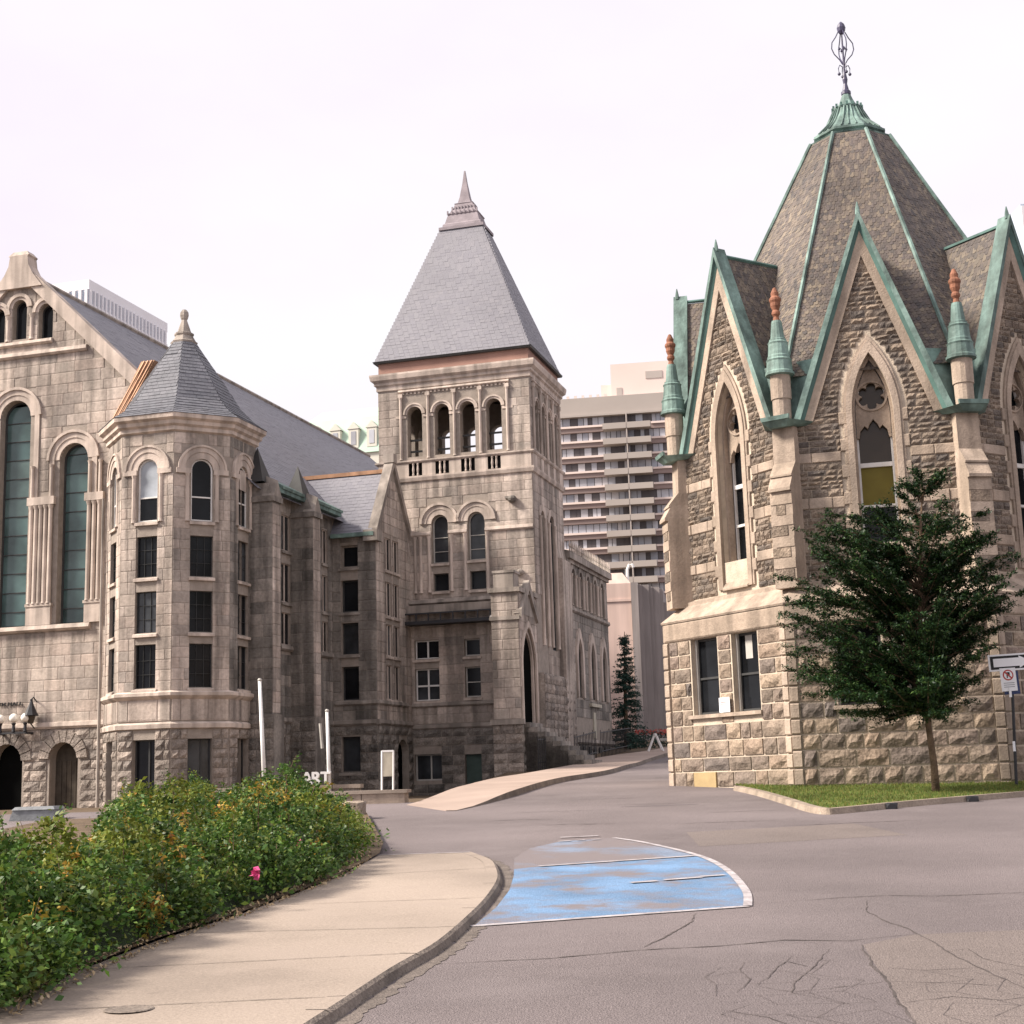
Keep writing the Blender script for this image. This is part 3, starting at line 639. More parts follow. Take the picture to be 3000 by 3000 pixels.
for k in range(-4, 4):
    F1 = oface(AP1-.03, k); o1 = [(-h1, .8), (h1, .8), (h1, 5.36), (-h1, 5.36)]
    ops = [rect(-.70, .50, 3.09, 4.90), rect(.78, .46, 3.09, 4.90)] if k in DET else []
    wall_mesh(wallm, F1, o1, ops, .32)
    F2 = oface(AP2-.03, k); g0, zf, za = 1.62, 9.72, 14.28
    o2 = [(-h2, 5.7), (h2, 5.7), (h2, zf), (g0, zf), (0, za), (-g0, zf), (-h2, zf)]
    ops2 = [pointed(0, .46, 6.70, 9.70, 11.12)] if k in DET else []
    wall_mesh(wallm, F2, o2, ops2, .55)
    if k in DET:
        zs = courses(1.05, 4.90, .345)
        q = .20
        inn = [(-h1+q, .8), (h1-q, .8), (h1-q, 4.92), (-h1+q, 4.92)]
        extra = [rect(-.86 if k == -1 else 9, .43, 1.0, zs[2]-.02)]
        lay(recs, F1, inn, [rect(-.70, .53, 3.07, 4.92), rect(.78, .49, 3.07, 4.92)]+extra, zs, (.34, .95), .046, .062, 'rock', 'museum_rock')
        # corner quoins of dressed stone
        for sgn in (-1, 1):
            for i in range(len(zs)-1):
                recs.append((F1, sgn*h1-(0 if sgn > 0 else 0)-(.19 if sgn > 0 else 0), sgn*h1+(.19 if sgn < 0 else 0), zs[i]+.012, zs[i+1]-.012, .06, 'ash', 0, 'museum_trim'))
        # lintel zone
        recs.append((F1, -h1+.005, h1-.005, 4.915, 5.35, .055, 'ash', 0, 'museum_trim'))
        if k == -1: 
            yb = MB(); yb.fbox(F1, -1.27, -.45, 1.05, zs[2]-.02, .0, .05); yb.build('yellow_panel', 'yellow_stone', MU)
        # upper rubble with dressed bands
        z = 5.95; zz = []
        keep = [pointed(0, .46+.30, 5.9, 9.70, 11.60)]
        up = [(-h2+.12, 5.9), (h2-.12, 5.9), (h2-.12, 9.6), (1.36, 9.72), (0, 13.55), (-1.36, 9.72), (-h2+.12, 9.6)]
        bands = [(6.55, 6.80), (7.55, 7.82), (8.62, 8.86)]
        last = 5.95
        for b0, b1 in bands+[(14.2, 14.2)]:
            lay(recs, F2, up, keep, courses(last, b0, .14, .35), (.13, .42), .02, .05, 'rock', 'museum_rubble')
            if b1 > b0: lay(recs, F2, up, keep, [b0, b1], (.35, .7), .014, .045, 'ash', 'museum_trim')
            last = b1
        # dressed quoins round the window, toothed
        zq = 6.05; i = 0
        while zq < 9.7:
            wq = .30 if i % 2 else .20
            for sgn in (-1, 1):
                a, b = sorted((sgn*.47, sgn*(.47+wq))); recs.append((F2, a+.004, b-.004, zq+.008, zq+.30, .05, 'ash', 0, 'museum_trim'))
            zq += .31; i += 1
        # raking quoins below the coping
        for i in range(15):
            t0, t1 = i/15, (i+1)/15
            for sgn in (-1, 1):
                pass
W_ = wallm.build('wall', 'mortar', MU)
finish_stones(recs, W_, 300)
# plinth, weathering, string
def ring8(name, prof, mat, parent=MU):
    m = MB(); m.lathe([(r*C8, z) for r, z in prof], (0, 0), 8, rot=-math.pi/2-math.pi/8, cap=False); return m.build(name, mat, parent)
ring8('weathering', [(AP1+.03, 5.355), (AP1+.05, 5.40), (AP2+.12, 5.80), (AP2+.12, 5.88), (AP2-.03, 5.93)], 'museum_trim')
ring8('plinth', [(AP1+.05, .8), (AP1+.05, 1.30), (AP1-.03, 1.36)], 'museum_rock')
def gothic(k):
    F = oface(AP2-.03, k)
    # moulded surround in two orders
    m = MB()
    def pl(hw, za, z0): return [(hw, z0)]+pointed_arc(0, hw, 9.70, za)+[(-hw, z0)]
    ring_mesh(m, F, pl(.46, 11.12, 6.05), pl(.60, 11.42, 6.05), -.02, .075)
    ring_mesh(m, F, pl(.60, 11.42, 6.05), pl(.66, 11.55, 6.05), -.02, .045)
    ring_mesh(m, F, pl(.40, 11.0, 6.6), pl(.462, 11.125, 6.6), -.34, -.16)
    m.build('surround', 'museum_trim', MU)
    s = MB(); s.hexa([F.P(-.455, 6.02, .10), F.P(.455, 6.02, .10), F.P(.455, 6.02, -.3), F.P(-.455, 6.02, -.3)], [F.P(-.455, 6.06, .10), F.P(.455, 6.06, .10), F.P(.455, 6.74, -.34), F.P(-.455, 6.74, -.34)]); s.build('sill', 'museum_trim', MU)
    # frame, panes
    op = pointed(0, .40, 6.72, 9.70, 11.0); d = -.44
    mb = MB(); ins = inset(op, .045); n = len(op)
    mb.add([F.P(x, z, d+.07) for x, z in op]+[F.P(x, z, d+.07) for x, z in ins]+[F.P(x, z, d) for x, z in ins], [f for i in range(n) for f in ((i, (i+1) % n, n+(i+1) % n, n+i), (n+i, n+(i+1) % n, 2*n+(i+1) % n, 2*n+i))])
    for z, t in ((7.60, .03), (8.56, .05)): mb.fbox(F, -.36, .36, z-t, z+t, d+.003, d+.08)
    w = mb.build('window', 'white_paint', MU)
    ps = [(6.75, 7.57, 'glass_dark'), (7.63, 8.51, 'blind_olive' if k == 0 else 'glass_dark'), (8.61, 9.7, 'glass_brown' if k == 0 else 'glass_dark')]
    for z0, z1, g in ps:
        p = MB(); p.poly([F.P(-.37, z0, d+.01), F.P(.37, z0, d+.01), F.P(.37, z1, d+.01), F.P(-.37, z1, d+.01)]); p.build('pane', g, w)
    p = MB(); p.poly([F.P(x, z, d+.006) for x, z in inset(op, .02) if z >= 9.6]); p.build('pane', 'glass_brown' if k == 0 else 'glass_dark', w)
    # tracery: plate with a six-lobed rose and a cusped light below
    tr = MB(); hwp = .385
    plate = [(-hwp, 9.18), (-.335, 9.18)]
    lan = [(-.335, 9.18), (-.30, 9.36), (-.20, 9.47), (-.135, 9.40), (-.09, 9.50), (0, 9.62)]
    lan = lan+[(-x, z) for x, z in lan[-2::-1]]
    outline = [(-hwp, 9.18)]+lan+[(hwp, 9.18)]+pointed_arc(0, hwp, 9.70, 10.96)
    rose = []
    for i in range(60):
        t = 2*math.pi*i/60; r = .255+.065*abs(math.cos(3*t+math.pi/2))-.05*(1-abs(math.cos(3*t+math.pi/2)))**3; rose.append((r*math.cos(t), 10.16+r*math.sin(t)))
    side = [[(sg*.05, 9.72), (sg*.16, 9.78), (sg*.30, 9.62), (sg*.33, 9.76), (sg*.26, 9.86), (sg*.14, 9.82)][::(1 if sg > 0 else -1)] for sg in ()]
    fl = [Vector((x, z, 0)) for x, z in outline]; ho = [Vector((x, z, 0)) for x, z in rose]
    tri = tessellate_polygon([fl, ho]); al = fl+ho
    tr.add([F.P(p.x, p.y, d+.16) for p in al], [tuple(t) for t in tri])
    for loop in (outline, rose):
        n = len(loop); tr.add([F.P(x, z, d+.16) for x, z in loop]+[F.P(x, z, d+.05) for x, z in loop], [(i, i+n, (i+1) % n+n, (i+1) % n) for i in range(n)])
    ro = [(.36*math.cos(2*math.pi*i/40), 10.16+.36*math.sin(2*math.pi*i/40)) for i in range(41)]; ri = [(.315*math.cos(2*math.pi*i/40), 10.16+.315*math.sin(2*math.pi*i/40)) for i in range(41)]
    ring_mesh(tr, F, ri, ro, d+.15, d+.20)
    tr.build('tracery', 'museum_trim', w)
for k in DET: gothic(k)
for k in DET:
    F = oface(AP1-.03, k)
    for c, hw in ((-.70, .50), (.78, .46)):
        window(MU, F, rect(c, hw, 3.09, 4.90), .24, .06, 'frame_dark' if k else 'frame_dark', 'glass_dark', hbars=(3.95,), bar=.05)
        j = MB(); j.fbox(F, c-hw+.004, c-hw+.055, 3.10, 4.895, -.23, -.13); j.build('window_jamb', 'frame_grey', MU)
    s = MB(); s.fbox(F, -1.30, 1.34, 3.0, 3.085, -.25, .10); s.build('sill', 'museum_trim', MU)
F = oface(AP1-.03, -1)
nb = MB(); nb.fbox(F, -.12, .26, 3.10, 3.44, .085, .10); NB = nb.build('notice', 'sign_white'); NB.location = cw; NB.rotation_euler = (0, 0, -TM)
NB.data.transform(Matrix.Translation((0, 0, -1.3))); tag(NB, 'small white notice between the two ground floor windows of the octagonal building', 'notice')
for i, (z, m_) in enumerate([(3.33, 'sign_red'), (3.29, 'sign_red'), (3.22, 'granite'), (3.18, 'granite')]):
    l = MB(); l.fbox(F, -.06, .20-.03*(i % 2), z-.008, z+.008, .1005, .102); q = l.build('print_line', m_); q.data.transform(Matrix.Translation((0, 0, -1.3))); q.parent = NB
# blind in the right-hand window
bl = MB(); F = oface(AP1-.03, -1); bl.fbox(F, .56, .80, 4.30, 4.86, -.228, -.222); bl.build('blind', 'frame_grey', MU)
# corner buttresses with weathered offsets, pinnacles, gutters
for k in range(-1, 3):
    c = ocorner(AP2, k); n = Vector(c).normalized(); Fb = Face((c.x, c.y), (-n.y, n.x))
    b = MB(); hw = .27
    def sec(z, o): return [Fb.P(-hw, z, o), Fb.P(hw, z, o), Fb.P(hw, z, -.35), Fb.P(-hw, z, -.35)]
    for (z0, o0), (z1, o1) in zip([(5.75,.42),(7.95,.42),(7.95,.50),(8.02,.50),(8.30,.34),(8.30,.38),(8.34,.38),(8.66,.12),(9.5,.10)], [(7.95,.42),(7.95,.50),(8.02,.50),(8.30,.34),(8.30,.38),(8.34,.38),(8.66,.12),(9.5,.10),(9.5,.10)]):
        if z1 > z0: b.hexa(sec(z0, o0), sec(z1, o1))
    b.build('buttress', 'museum_trim', MU)
    rb = []
    q = MB()
    zc = courses(5.95, 7.9, .26)
    for i, (z0, z1) in enumerate(zip(zc[:-1], zc[1:])):
        q = MB(); w0 = random.uniform(-.265, -.1); q.fbox(Fb, -.268 if i % 3 else w0, .268 if i % 2 else random.uniform(.08, .26), z0+.01, z1-.01, .41, .438); q.build('buttress_stone', 'museum_rubble' if i % 2 == 0 else 'museum_trim', MU)
for k in range(-2, 4):
    c = ocorner(AP2+.06, k); n = Vector(c).normalized()
    cc = (c.x, c.y)
    pn = MB(); pn.lathe([(.19, 9.6), (.21, 9.62), (.21, 10.15), (.235, 10.16), (.235, 10.74)], cc, 14)
    pin = pn.build('pinnacle', 'museum_trim', MU, smooth=False)
    cp = MB(); cp.lathe([(.22,10.72),(.335,10.74),(.335,10.80),(.30,10.84),(.285,11.06),(.30,11.10),(.262,11.14),(.262,11.19),(.245,11.22),(.225,11.48),(.24,11.52),(.20,11.56),(.20,11.60),(.165,11.62),(.125,12.0),(.11,12.06)], cc, 16)
    cp.build('copper_cap', 'copper', pin)
    ff = MB(); ff.lathe([(.085,12.05),(.06,12.16),(.10,12.22),(.10,12.27),(.075,12.32),(.115,12.42),(.115,12.50),(.14,12.55),(.14,12.60),(.09,12.66),(.095,12.74),(.04,12.86),(.01,12.88)], cc, 12); ff.build('finial', 'terracotta', pin)
    # gutter tray and flashing in the valley between two gables
    Fb = Face((c.x, c.y), (-n.y, n.x)); g = MB()
    g.hexa([Fb.P(-.20, 9.46, .28), Fb.P(.20, 9.46, .28), Fb.P(.44, 9.52, -.30), Fb.P(-.44, 9.52, -.30)], [Fb.P(-.34, 9.60, .40), Fb.P(.34, 9.60, .40), Fb.P(.64, 9.60, -.34), Fb.P(-.64, 9.60, -.34)])
    g.hexa([Fb.P(-.34, 9.605, .43), Fb.P(.34, 9.605, .43), Fb.P(.34, 9.605, .37), Fb.P(-.34, 9.605, .37)], [Fb.P(-.36, 9.70, .45), Fb.P(.36, 9.70, .45), Fb.P(.36, 9.70, .39), Fb.P(-.36, 9.70, .39)])
    g.build('gutter', 'copper', MU)
    fl = MB(); fl.hexa([Fb.P(-.36, 9.62, -.2), Fb.P(.36, 9.62, -.2), Fb.P(.30, 9.62, -.5), Fb.P(-.30, 9.62, -.5)], [Fb.P(-.66, 11.15, -.52), Fb.P(.66, 11.15, -.52), Fb.P(.6, 11.15, -.9), Fb.P(-.6, 11.15, -.9)]); fl.build('flashing', 'copper', MU)
# spire
def ap_sp(z): return 1.0+(18.25-z)*.487
sp = MB(); sp.lathe([(ap_sp(z)*C8, z) for z in (10.75, 18.25)], (0, 0), 8, rot=-math.pi/2-math.pi/8, cap=False); SP = sp.build('roof', 'slate_museum', MU)
st = MB()
for k in range(-2, 3):
    a, b = ocorner(ap_sp(10.75), k), ocorner(ap_sp(10.75), k+1); c, d = ocorner(ap_sp(18.2), k+1), ocorner(ap_sp(18.2), k)
    slates(st, [(a.x, a.y, 10.75), (b.x, b.y, 10.75), (c.x, c.y, 18.2), (d.x, d.y, 18.2)], .115, .092, .014, fish=True)
for k in range(-2, 4):   # copper hips
    a, b = ocorner(ap_sp(10.6)+.03, k), ocorner(ap_sp(18.25)+.03, k)
    h = MB(); h.tube([(a.x, a.y, 10.6), (b.x, b.y, 18.25)], .055, 6); h.build('hip', 'copper', SP)
# cross gables
cop = MB()
for k in range(-3, 4):
    F = oface(AP2, k); zr = 14.30; back = AP2-ap_sp(zr)
    A, B = F.P(0, zr, .10), F.P(0, zr, -back-.1); R_, L_ = F.P(1.66, 9.62, .10), F.P(-1.66, 9.62, .10)
    R2, L2 = F.P(1.66, 9.62, -.25), F.P(-1.66, 9.62, -.25)
    rm = MB(); rm.add([A, B, R_, R2, L_, L2], [(0, 2, 3, 1), (0, 1, 5, 4)]); rm.build('gable_roof', 'slate_museum', MU)
    if -3 < k < 3:
        slates(st, [A, R_, R2, B], .115, .092, .014, fish=True); slates(st, [A, B, L2, L_], .115, .092, .014, fish=True)
    m = MB()
    for sg in (-1, 1):      # copper rake copings standing proud of the wall face
        def pt(s, z, o): return F.P(sg*s, z, o)
        # cross-section swept from foot to apex
        foot = [(1.64, 9.58), (1.78, 9.62)]; apex = [(0, 14.30), (0, 14.54)]
        m.add([pt(*foot[0], .15), pt(*foot[1], .15), pt(*apex[1], .15), pt(*apex[0], .15), pt(*foot[0], -.22), pt(*foot[1], -.22), pt(*apex[1], -.22), pt(*apex[0], -.22)],
              [(0,1,2,3), (1,5,6,2), (4,7,6,5), (0,3,7,4), (0,4,5,1)])
    fx = m.build('coping', 'copper', MU)
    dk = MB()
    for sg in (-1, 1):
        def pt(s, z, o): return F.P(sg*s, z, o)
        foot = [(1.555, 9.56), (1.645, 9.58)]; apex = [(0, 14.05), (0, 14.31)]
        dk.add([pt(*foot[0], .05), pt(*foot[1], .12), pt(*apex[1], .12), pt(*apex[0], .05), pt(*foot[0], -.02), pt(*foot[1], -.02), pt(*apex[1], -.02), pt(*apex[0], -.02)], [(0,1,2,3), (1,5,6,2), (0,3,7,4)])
    dk.build('coping_shade', 'copper_dark', MU)  # dark strip painting the shadow under the coping
    if k in DET:
        for sg in (-1, 1):
            tk = MB(); foot = [(1.34, 9.6), (1.555, 9.58)]; apex = [(0, 13.45), (0, 14.06)]
            tk.add([F.P(sg*s, z, .045) for s, z in (foot[0], foot[1], apex[1], apex[0])]+[F.P(sg*s, z, -.03) for s, z in (foot[0], foot[1], apex[1], apex[0])], [(0,1,2,3), (0,3,7,4)]); tk.build('raking_band', 'museum_trim', MU)
    t = MB(); t.lathe([(.06,14.45),(.045,14.6),(.012,14.76)], F.P(0, 0, .05)[:2], 6); t.build('gable_spike', 'copper', MU)
    rg = MB(); rg.tube([F.P(0, zr+.05, -.1), F.P(0, zr+.05, -back)], .05, 5); rg.build('ridge', 'copper_dark', MU)
st.build('slates', 'slate_museum', SP, kind='stuff')
# copper lantern and iron finial
ln = MB(); R8 = -math.pi/2-math.pi/8
ln.lathe([(r*C8, z) for r, z in [(1.0,18.20),(1.03,18.26),(.88,18.29),(.86,18.36),(.93,18.40),(.93,18.46),(.88,18.49),(.60,18.80),(.44,19.06),(.36,19.24),(.38,19.27),(.38,19.31),(.27,19.34),(.18,19.52),(.11,19.72)]], (0, 0), 8, rot=R8); LN = ln.build('lantern', 'copper', MU)
for k in range(8):
    for j in (.25, .5, .75):
        a0, a1 = ocorner(.93, k), ocorner(.93, k+1); b0, b1 = ocorner(.38, k), ocorner(.38, k+1)
        p, q = a0.lerp(a1, j), b0.lerp(b1, j); mid = ocorner(.60, k).lerp(ocorner(.60, k+1), j)
        r = MB(); r.tube([(p.x, p.y, 18.48), (mid.x, mid.y, 18.81), (q.x, q.y, 19.26)], .022, 5); r.build('seam', 'copper', LN)
for k in range(16):
    t = 2*math.pi*k/16; r = MB(); r.box(.39*math.cos(t)-.03, .39*math.cos(t)+.03, .39*math.sin(t)-.03, .39*math.sin(t)+.03, 19.28, 19.38); r.build('crenel', 'copper_dark', LN)
fi = MB(); fi.lathe([(.10,19.70),(.13,19.74),(.13,19.82),(.09,19.86),(.05,20.05),(.07,20.18),(.05,20.30),(.028,20.4),(.022,21.5),(.06,21.53),(.10,21.60),(.12,21.70),(.09,21.80),(.02,21.88)], (0, 0), 10)
for t in (rad(20), rad(200), rad(110), rad(290)):
    ct, s_ = math.cos(t), math.sin(t)
    fi.tube([(ct*r, s_*r, z) for r, z in [(.03,20.62),(.11,20.76),(.25,20.92),(.31,21.08),(.29,21.26),(.18,21.42),(.10,21.58)]], .016, 5)
    fi.tube([(ct*r, s_*r, z) for r, z in [(.04,20.55),(.12,20.60),(.16,20.50),(.15,20.38)]], .014, 5); fi.ball((ct*.15, s_*.15, 20.34), .045, 8, 5)
    fi.tube([(ct*r, s_*r, z) for r, z in [(.02,21.05),(.09,21.12),(.12,21.05),(.09,21.0)]], .012, 4); fi.ball((ct*.10, s_*.10, 21.07), .035, 6, 4)
fi.build('iron_finial', 'iron_violet', MU)

# ------------------------------------------------------------------ hall (left)
TL = rad(16.18)
def Lw(a, b, z=0.): return Vector((math.cos(TL)*a+math.sin(TL)*b, -math.sin(TL)*a+math.cos(TL)*b, z))
HA = thing('stone_hall', 'gabled stone hall with tall arched windows and an octagonal corner turret, at left', 'building', Lw(-28, 46.4, 1.2), -TL, (-28, 46.4, 1.2))
AG, AW, B0, ZR, ZE = -32.8, -23.43, 46.4, 21.45, 12.55     # gable centre, side wall, facade, ridge, eaves
wl = MB(); recs = []
# facade (s measured as a)
Ff = Face((0, B0), (1, 0))
rake = lambda a: ZR-.05-abs(a-AG)*(ZR-.05-12.55)/(AW-AG)
xl = -42.2
facade = [(xl, .6), (AW, .6), (AW, 12.55), (AG, ZR-.05), (xl, 12.55)]
tri = [arched(AG-.96, .31, 18.72, 19.78), arched(AG, .31, 18.76, 20.02), arched(AG+1.15, .31, 18.68, 19.74)]
bigc = arched(-32.83, .66, 7.75, 15.70); bigr = arched(-30.28, .60, 7.75, 13.88); bigl = arched(-35.38, .60, 7.75, 13.88)
doors = [arched(-32.72, .62, .95, 2.90), arched(-30.40, .58, .95, 2.93)]
ops = tri+[bigc, bigr, bigl]+doors
wall_mesh(wl, Ff, facade, ops, .45)
inn = [(-35.5, 4.12), (-26.2, 4.12), (-26.2, rake(-26.2)-.25), (AG, ZR-.3), (-35.5, rake(-35.5)-.25)]
def hoodpoly(c, r, zs): return arched(c, r, zs-.0, zs)
hoods = [arched(-32.83, 1.12, 12.4, 15.70), arched(-30.28, 1.05, 12.4, 13.88)]
lay(recs, Ff, inn, [arched(-32.83, .68, 7.7, 15.70), arched(-30.28, .62, 7.7, 13.88), arched(-35.38, .62, 7.7, 13.88)]+[arched(c, .34, 18.6, z) for c, z in ((AG-.96, 19.78), (AG, 20.02), (AG+1.15, 19.74))]+hoods+[rect(-31.56, .60, 7.9, 12.5), rect(-29.30, .37, 7.9, 12.5)], courses(4.15, 21.3, .41), (.5, 1.15), .010, .016, 'ash', 'hall_ashlar')
lay(recs, Ff, [(-35.5, .7), (-28.0, .7), (-28.0, 4.0), (-35.5, 4.0)], [arched(c, .66+.02, .7, z) for c, z in ((-32.72, 2.90), (-30.40, 2.93))], courses(.75, 3.98, .36), (.4, .95), .03, .07, 'rock', 'hall_rock')
# side wall, with the paired lights between the buttresses
Fs = Face((AW, 47.0), (0, 1))          # s = b - 47
s_ = lambda b: b-47.0
sw = []
for c in (50.02, 53.62):
    hw = .40 if c < 52 else .30
    for z0, z1 in ((6.9, 8.1), (8.5, 9.95), (10.45, 11.8)): sw.append((rect(s_(c), hw, z0, z1), s_(c)))
bas = [rect(s_(49.6), .35, 1.6, 3.5), rect(s_(52.9), .35, 1.6, 3.5)]
wall_mesh(wl, Fs, [(0, .6), (35, .6), (35, ZE+.3), (0, ZE+.3)], [q for q, _ in sw]+bas, .3)
lay(recs, Fs, [(.3, 4.15), (7.4, 4.15), (7.4, 12.3), (.3, 12.3)], [rect(c, .45, 4.6, 12) if False else q for q, c in sw]+[], courses(4.15, 12.3, .4), (.5, 1.1), .010, .018, 'ash', 'hall_soot_shade')
lay(recs, Fs, [(.3, .7), (7.4, .7), (7.4, 3.98), (.3, 3.98)], bas, courses(.75, 3.98, .36), (.4, .9), .03, .07, 'rock', 'hall_soot_shade_rock')
# transept wing: front wall and gable end
AWG, BW0, BW1 = -21.52, 54.36, 58.25
Fw = Face((AW, BW0), (1, 0)); Fg = Face((AWG, BW0), (0, 1))
cw_ = -22.67-AW
ww = [rect(cw_, .37, z0, z1) for z0, z1 in ((10.33, 11.22), (8.52, 9.8), (6.82, 8.08), (5.0, 6.33))]+[rect(cw_, .40, 2.2, 3.57)]
wall_mesh(wl, Fw, [(0, .6), (AWG-AW, .6), (AWG-AW, 11.75), (0, 11.75)], ww, .3)
lay(recs, Fw, [(.02, 4.15), (AWG-AW, 4.15), (AWG-AW, 11.7), (.02, 11.7)], ww[:4], courses(4.15, 11.7, .4), (.4, .85), .012, .02, 'ash', 'hall_soot_shade')
lay(recs, Fw, [(.02, .7), (AWG-AW, .7), (AWG-AW, 3.98), (.02, 3.98)], ww[4:], courses(.75, 3.98, .36), (.4, .8), .03, .07, 'rock', 'hall_soot_shade_rock')
gw = BW1-BW0; gz0 = 11.75; gap_ = 14.85
gwin = []
for z0, z1 in ((10.3, 11.62), (8.42, 9.8), (6.8, 8.06), (5.04, 6.42)):
    for c in (1.32, 2.18): gwin.append((rect(c, .36, z0, z1), c))
gdoor = arched(2.75, .62, 1.2, 2.85)
gout = [(0, .6), (gw, .6), (gw, gz0+.4), (gw/2, gap_), (0, gz0)]
wall_mesh(wl, Fg, gout, [q for q, _ in gwin]+[gdoor], .3)
lay(recs, Fg, [(0, 4.15), (gw, 4.15), (gw, gz0), (gw/2, gap_-.3), (0, gz0)], [q for q, _ in gwin], courses(4.15, 14.5, .4), (.35, .85), .012, .02, 'ash', 'hall_ashlar')
lay(recs, Fg, [(0, .7), (gw, .7), (gw, 3.98), (0, 3.98)], [arched(2.75, .66, 1.0, 2.85)], courses(.75, 3.98, .36), (.35, .8), .03, .07, 'rock', 'hall_soot_shade_rock')
# octagonal turret
TC = (-25.79, 46.41); TA = 2.41; TSd = 2*TA*math.tan(math.pi/8)
def tface(k, ap=TA):
    t = -math.pi/2+k*math.pi/4; n = (math.cos(t), math.sin(t)); return Face((TC[0]+n[0]*ap, TC[1]+n[1]*ap), (-n[1], n[0]))
th = TSd/2
tlev = [(8.85, 10.26), (6.95, 8.36), (5.08, 6.56)]
twin = []
for k in (-2, -1, 0, 1, 2, 3):
    F = tface(k)
    if k in (-1, 0, 1, 2):
        o = [arched(0, .385, 10.78, 12.58)]+[rect(0, .40, a, b) for a, b in tlev]+[rect(0, .42, 1.3, 3.38)]
        twin.append((F, o))
    else: o = []
    wall_mesh(wl, F, [(-th, .6), (th, .6), (th, 14.2), (-th, 14.2)], o, .26)
    if k in (-1, 0, 1, 2):
        lay(recs, F, [(-th+.005, 4.95), (th-.005, 4.95), (th-.005, 13.9), (-th+.005, 13.9)], [arched(0, .42, 10.6, 12.58), arched(0, .92, 12.55, 12.58)]+o[1:4], courses(4.98, 13.85, .37), (.3, .62), .010, .016, 'ash', 'hall_ashlar' if k < 2 else 'hall_soot_shade')  # right face takes the shade-darkened stone
        lay(recs, F, [(-th+.02, .7), (th-.02, .7), (th-.02, 3.72), (-th+.02, 3.72)], o[4:], courses(.75, 3.70, .34), (.3, .8), .03, .07, 'rock', 'hall_rock')
        lay(recs, F, [(-th+.02, 3.98), (th-.02, 3.98), (th-.02, 4.70), (-th+.02, 4.70)], [], [3.98, 4.70], (.6, 1.2), .014, .03, 'ash', 'hall_ashlar')
# back walls so that the hall is a closed volume
wl.add([(xl, B0, .6), (xl, 82, .6), (xl, 82, 12.75), (xl, B0, 12.75), (AW, 82, .6), (AW, 82, 12.75), (AG, 82, ZR)], [(0, 3, 2, 1), (1, 2, 6, 5, 4)])
HW = wl.build('wall', 'mortar_grey', HA)
finish_stones(recs, HW, 300)
def band(F, s0, s1, z0, z1, pr, mat='hall_trim', name='string_course', parent=HA):
    m = MB(); P = F.P; h = (z1-z0)*.35
    m.hexa([P(s0, z0, pr*.45), P(s1, z0, pr*.45), P(s1, z0, -.02), P(s0, z0, -.02)], [P(s0, z0+h, pr), P(s1, z0+h, pr), P(s1, z0+h, -.02), P(s0, z0+h, -.02)])
    m.hexa([P(s0, z0+h, pr), P(s1, z0+h, pr), P(s1, z0+h, -.02), P(s0, z0+h, -.02)], [P(s0, z1, pr*.8), P(s1, z1, pr*.8), P(s1, z1+.03, -.02), P(s0, z1+.03, -.02)])
    return m.build(name, mat, parent)
band(Ff, -35.5, -31.32, 18.46, 18.64, .14); band(Ff, -35.5, -29.8, 17.98, 18.2, .16); band(Ff, -36, -29.4, 7.52, 7.74, .20); band(Ff, -42, -28.1, 4.0, 4.22, .12)
band(Fs, .0, 7.36, 4.0, 4.2, .10, 'soot_shade_trim'); band(Fw, 0, AWG-AW+.1, 4.0, 4.2, .10, 'soot_shade_trim'); band(Fg, -.1, gw, 4.0, 4.2, .103, 'soot_shade_trim')
band(Fw, .15, AWG-AW+.08, 4.78, 4.96, .12, 'soot_shade_trim'); band(Fg, -.08, gw-.6, 4.78, 4.96, .123, 'soot_shade_trim')
for c in (s_(50.02), s_(53.62)): band(Fs, c-.62, c+.62, 6.66, 6.86, .14, 'soot_shade_trim')
# arches over the big windows, colonnettes between them
for c, r0, zs, r1 in ((-32.83, .66, 15.70, 1.06), (-30.28, .60, 13.88, 1.0), (-35.38, .60, 13.88, 1.0)):
    m = MB(); mid = (r0+r1)/2
    ring_mesh(m, Ff, arc_pts(c, r0, zs), arc_pts(c, mid, zs), -.1, .03); ring_mesh(m, Ff, arc_pts(c, mid, zs), arc_pts(c, r1, zs), -.02, .06); ring_mesh(m, Ff, arc_pts(c, r1, zs), arc_pts(c, r1+.10, zs), -.02, .12)
    if zs > 15:
        for sg in (-1, 1): m.fbox(Ff, min(c+sg*mid, c+sg*r1), max(c+sg*mid, c+sg*r1), 12.5, zs, -.02, .058)
    else:
        for sg in (-1, 1): m.fbox(Ff, min(c+sg*mid, c+sg*r1), max(c+sg*mid, c+sg*r1), 12.5, zs, -.02, .056)
    m.build('arch', 'hall_trim', HA)
for c, wd, nn in ((-31.56, 1.02, 5), (-29.32, .66, 3)):
    p = MB(); p.fbox(Ff, c-wd/2, c+wd/2, 7.76, 8.5, -.02, .12); p.fbox(Ff, c-wd/2-.04, c+wd/2+.04, 8.45, 8.55, -.02, .15); P0 = p.build('pilaster', 'hall_trim', HA)
    p = MB(); p.fbox(Ff, c-wd/2-.06, c+wd/2+.06, 12.22, 12.52, -.02, .17); p.build('capital', 'hall_trim', P0)
    for i in range(nn):
        x = c-wd/2+wd*(i+.5)/nn; q = MB(); q.lathe([(.10, 8.55), (.085, 8.62), (.075, 12.05), (.115, 12.2)], Ff.P(x, 0, .09)[:2], 10); q.build('colonnette', 'hall_trim', P0)
    for i in (0, nn-1):
        x = c-wd/2+wd*(i+.5)/nn; q = MB(); q.lathe([(.07, 12.5), (.06, 13.6), (.09, 13.72)], Ff.P(x, 0, .09)[:2], 10); q.build('colonnette', 'hall_trim', P0)
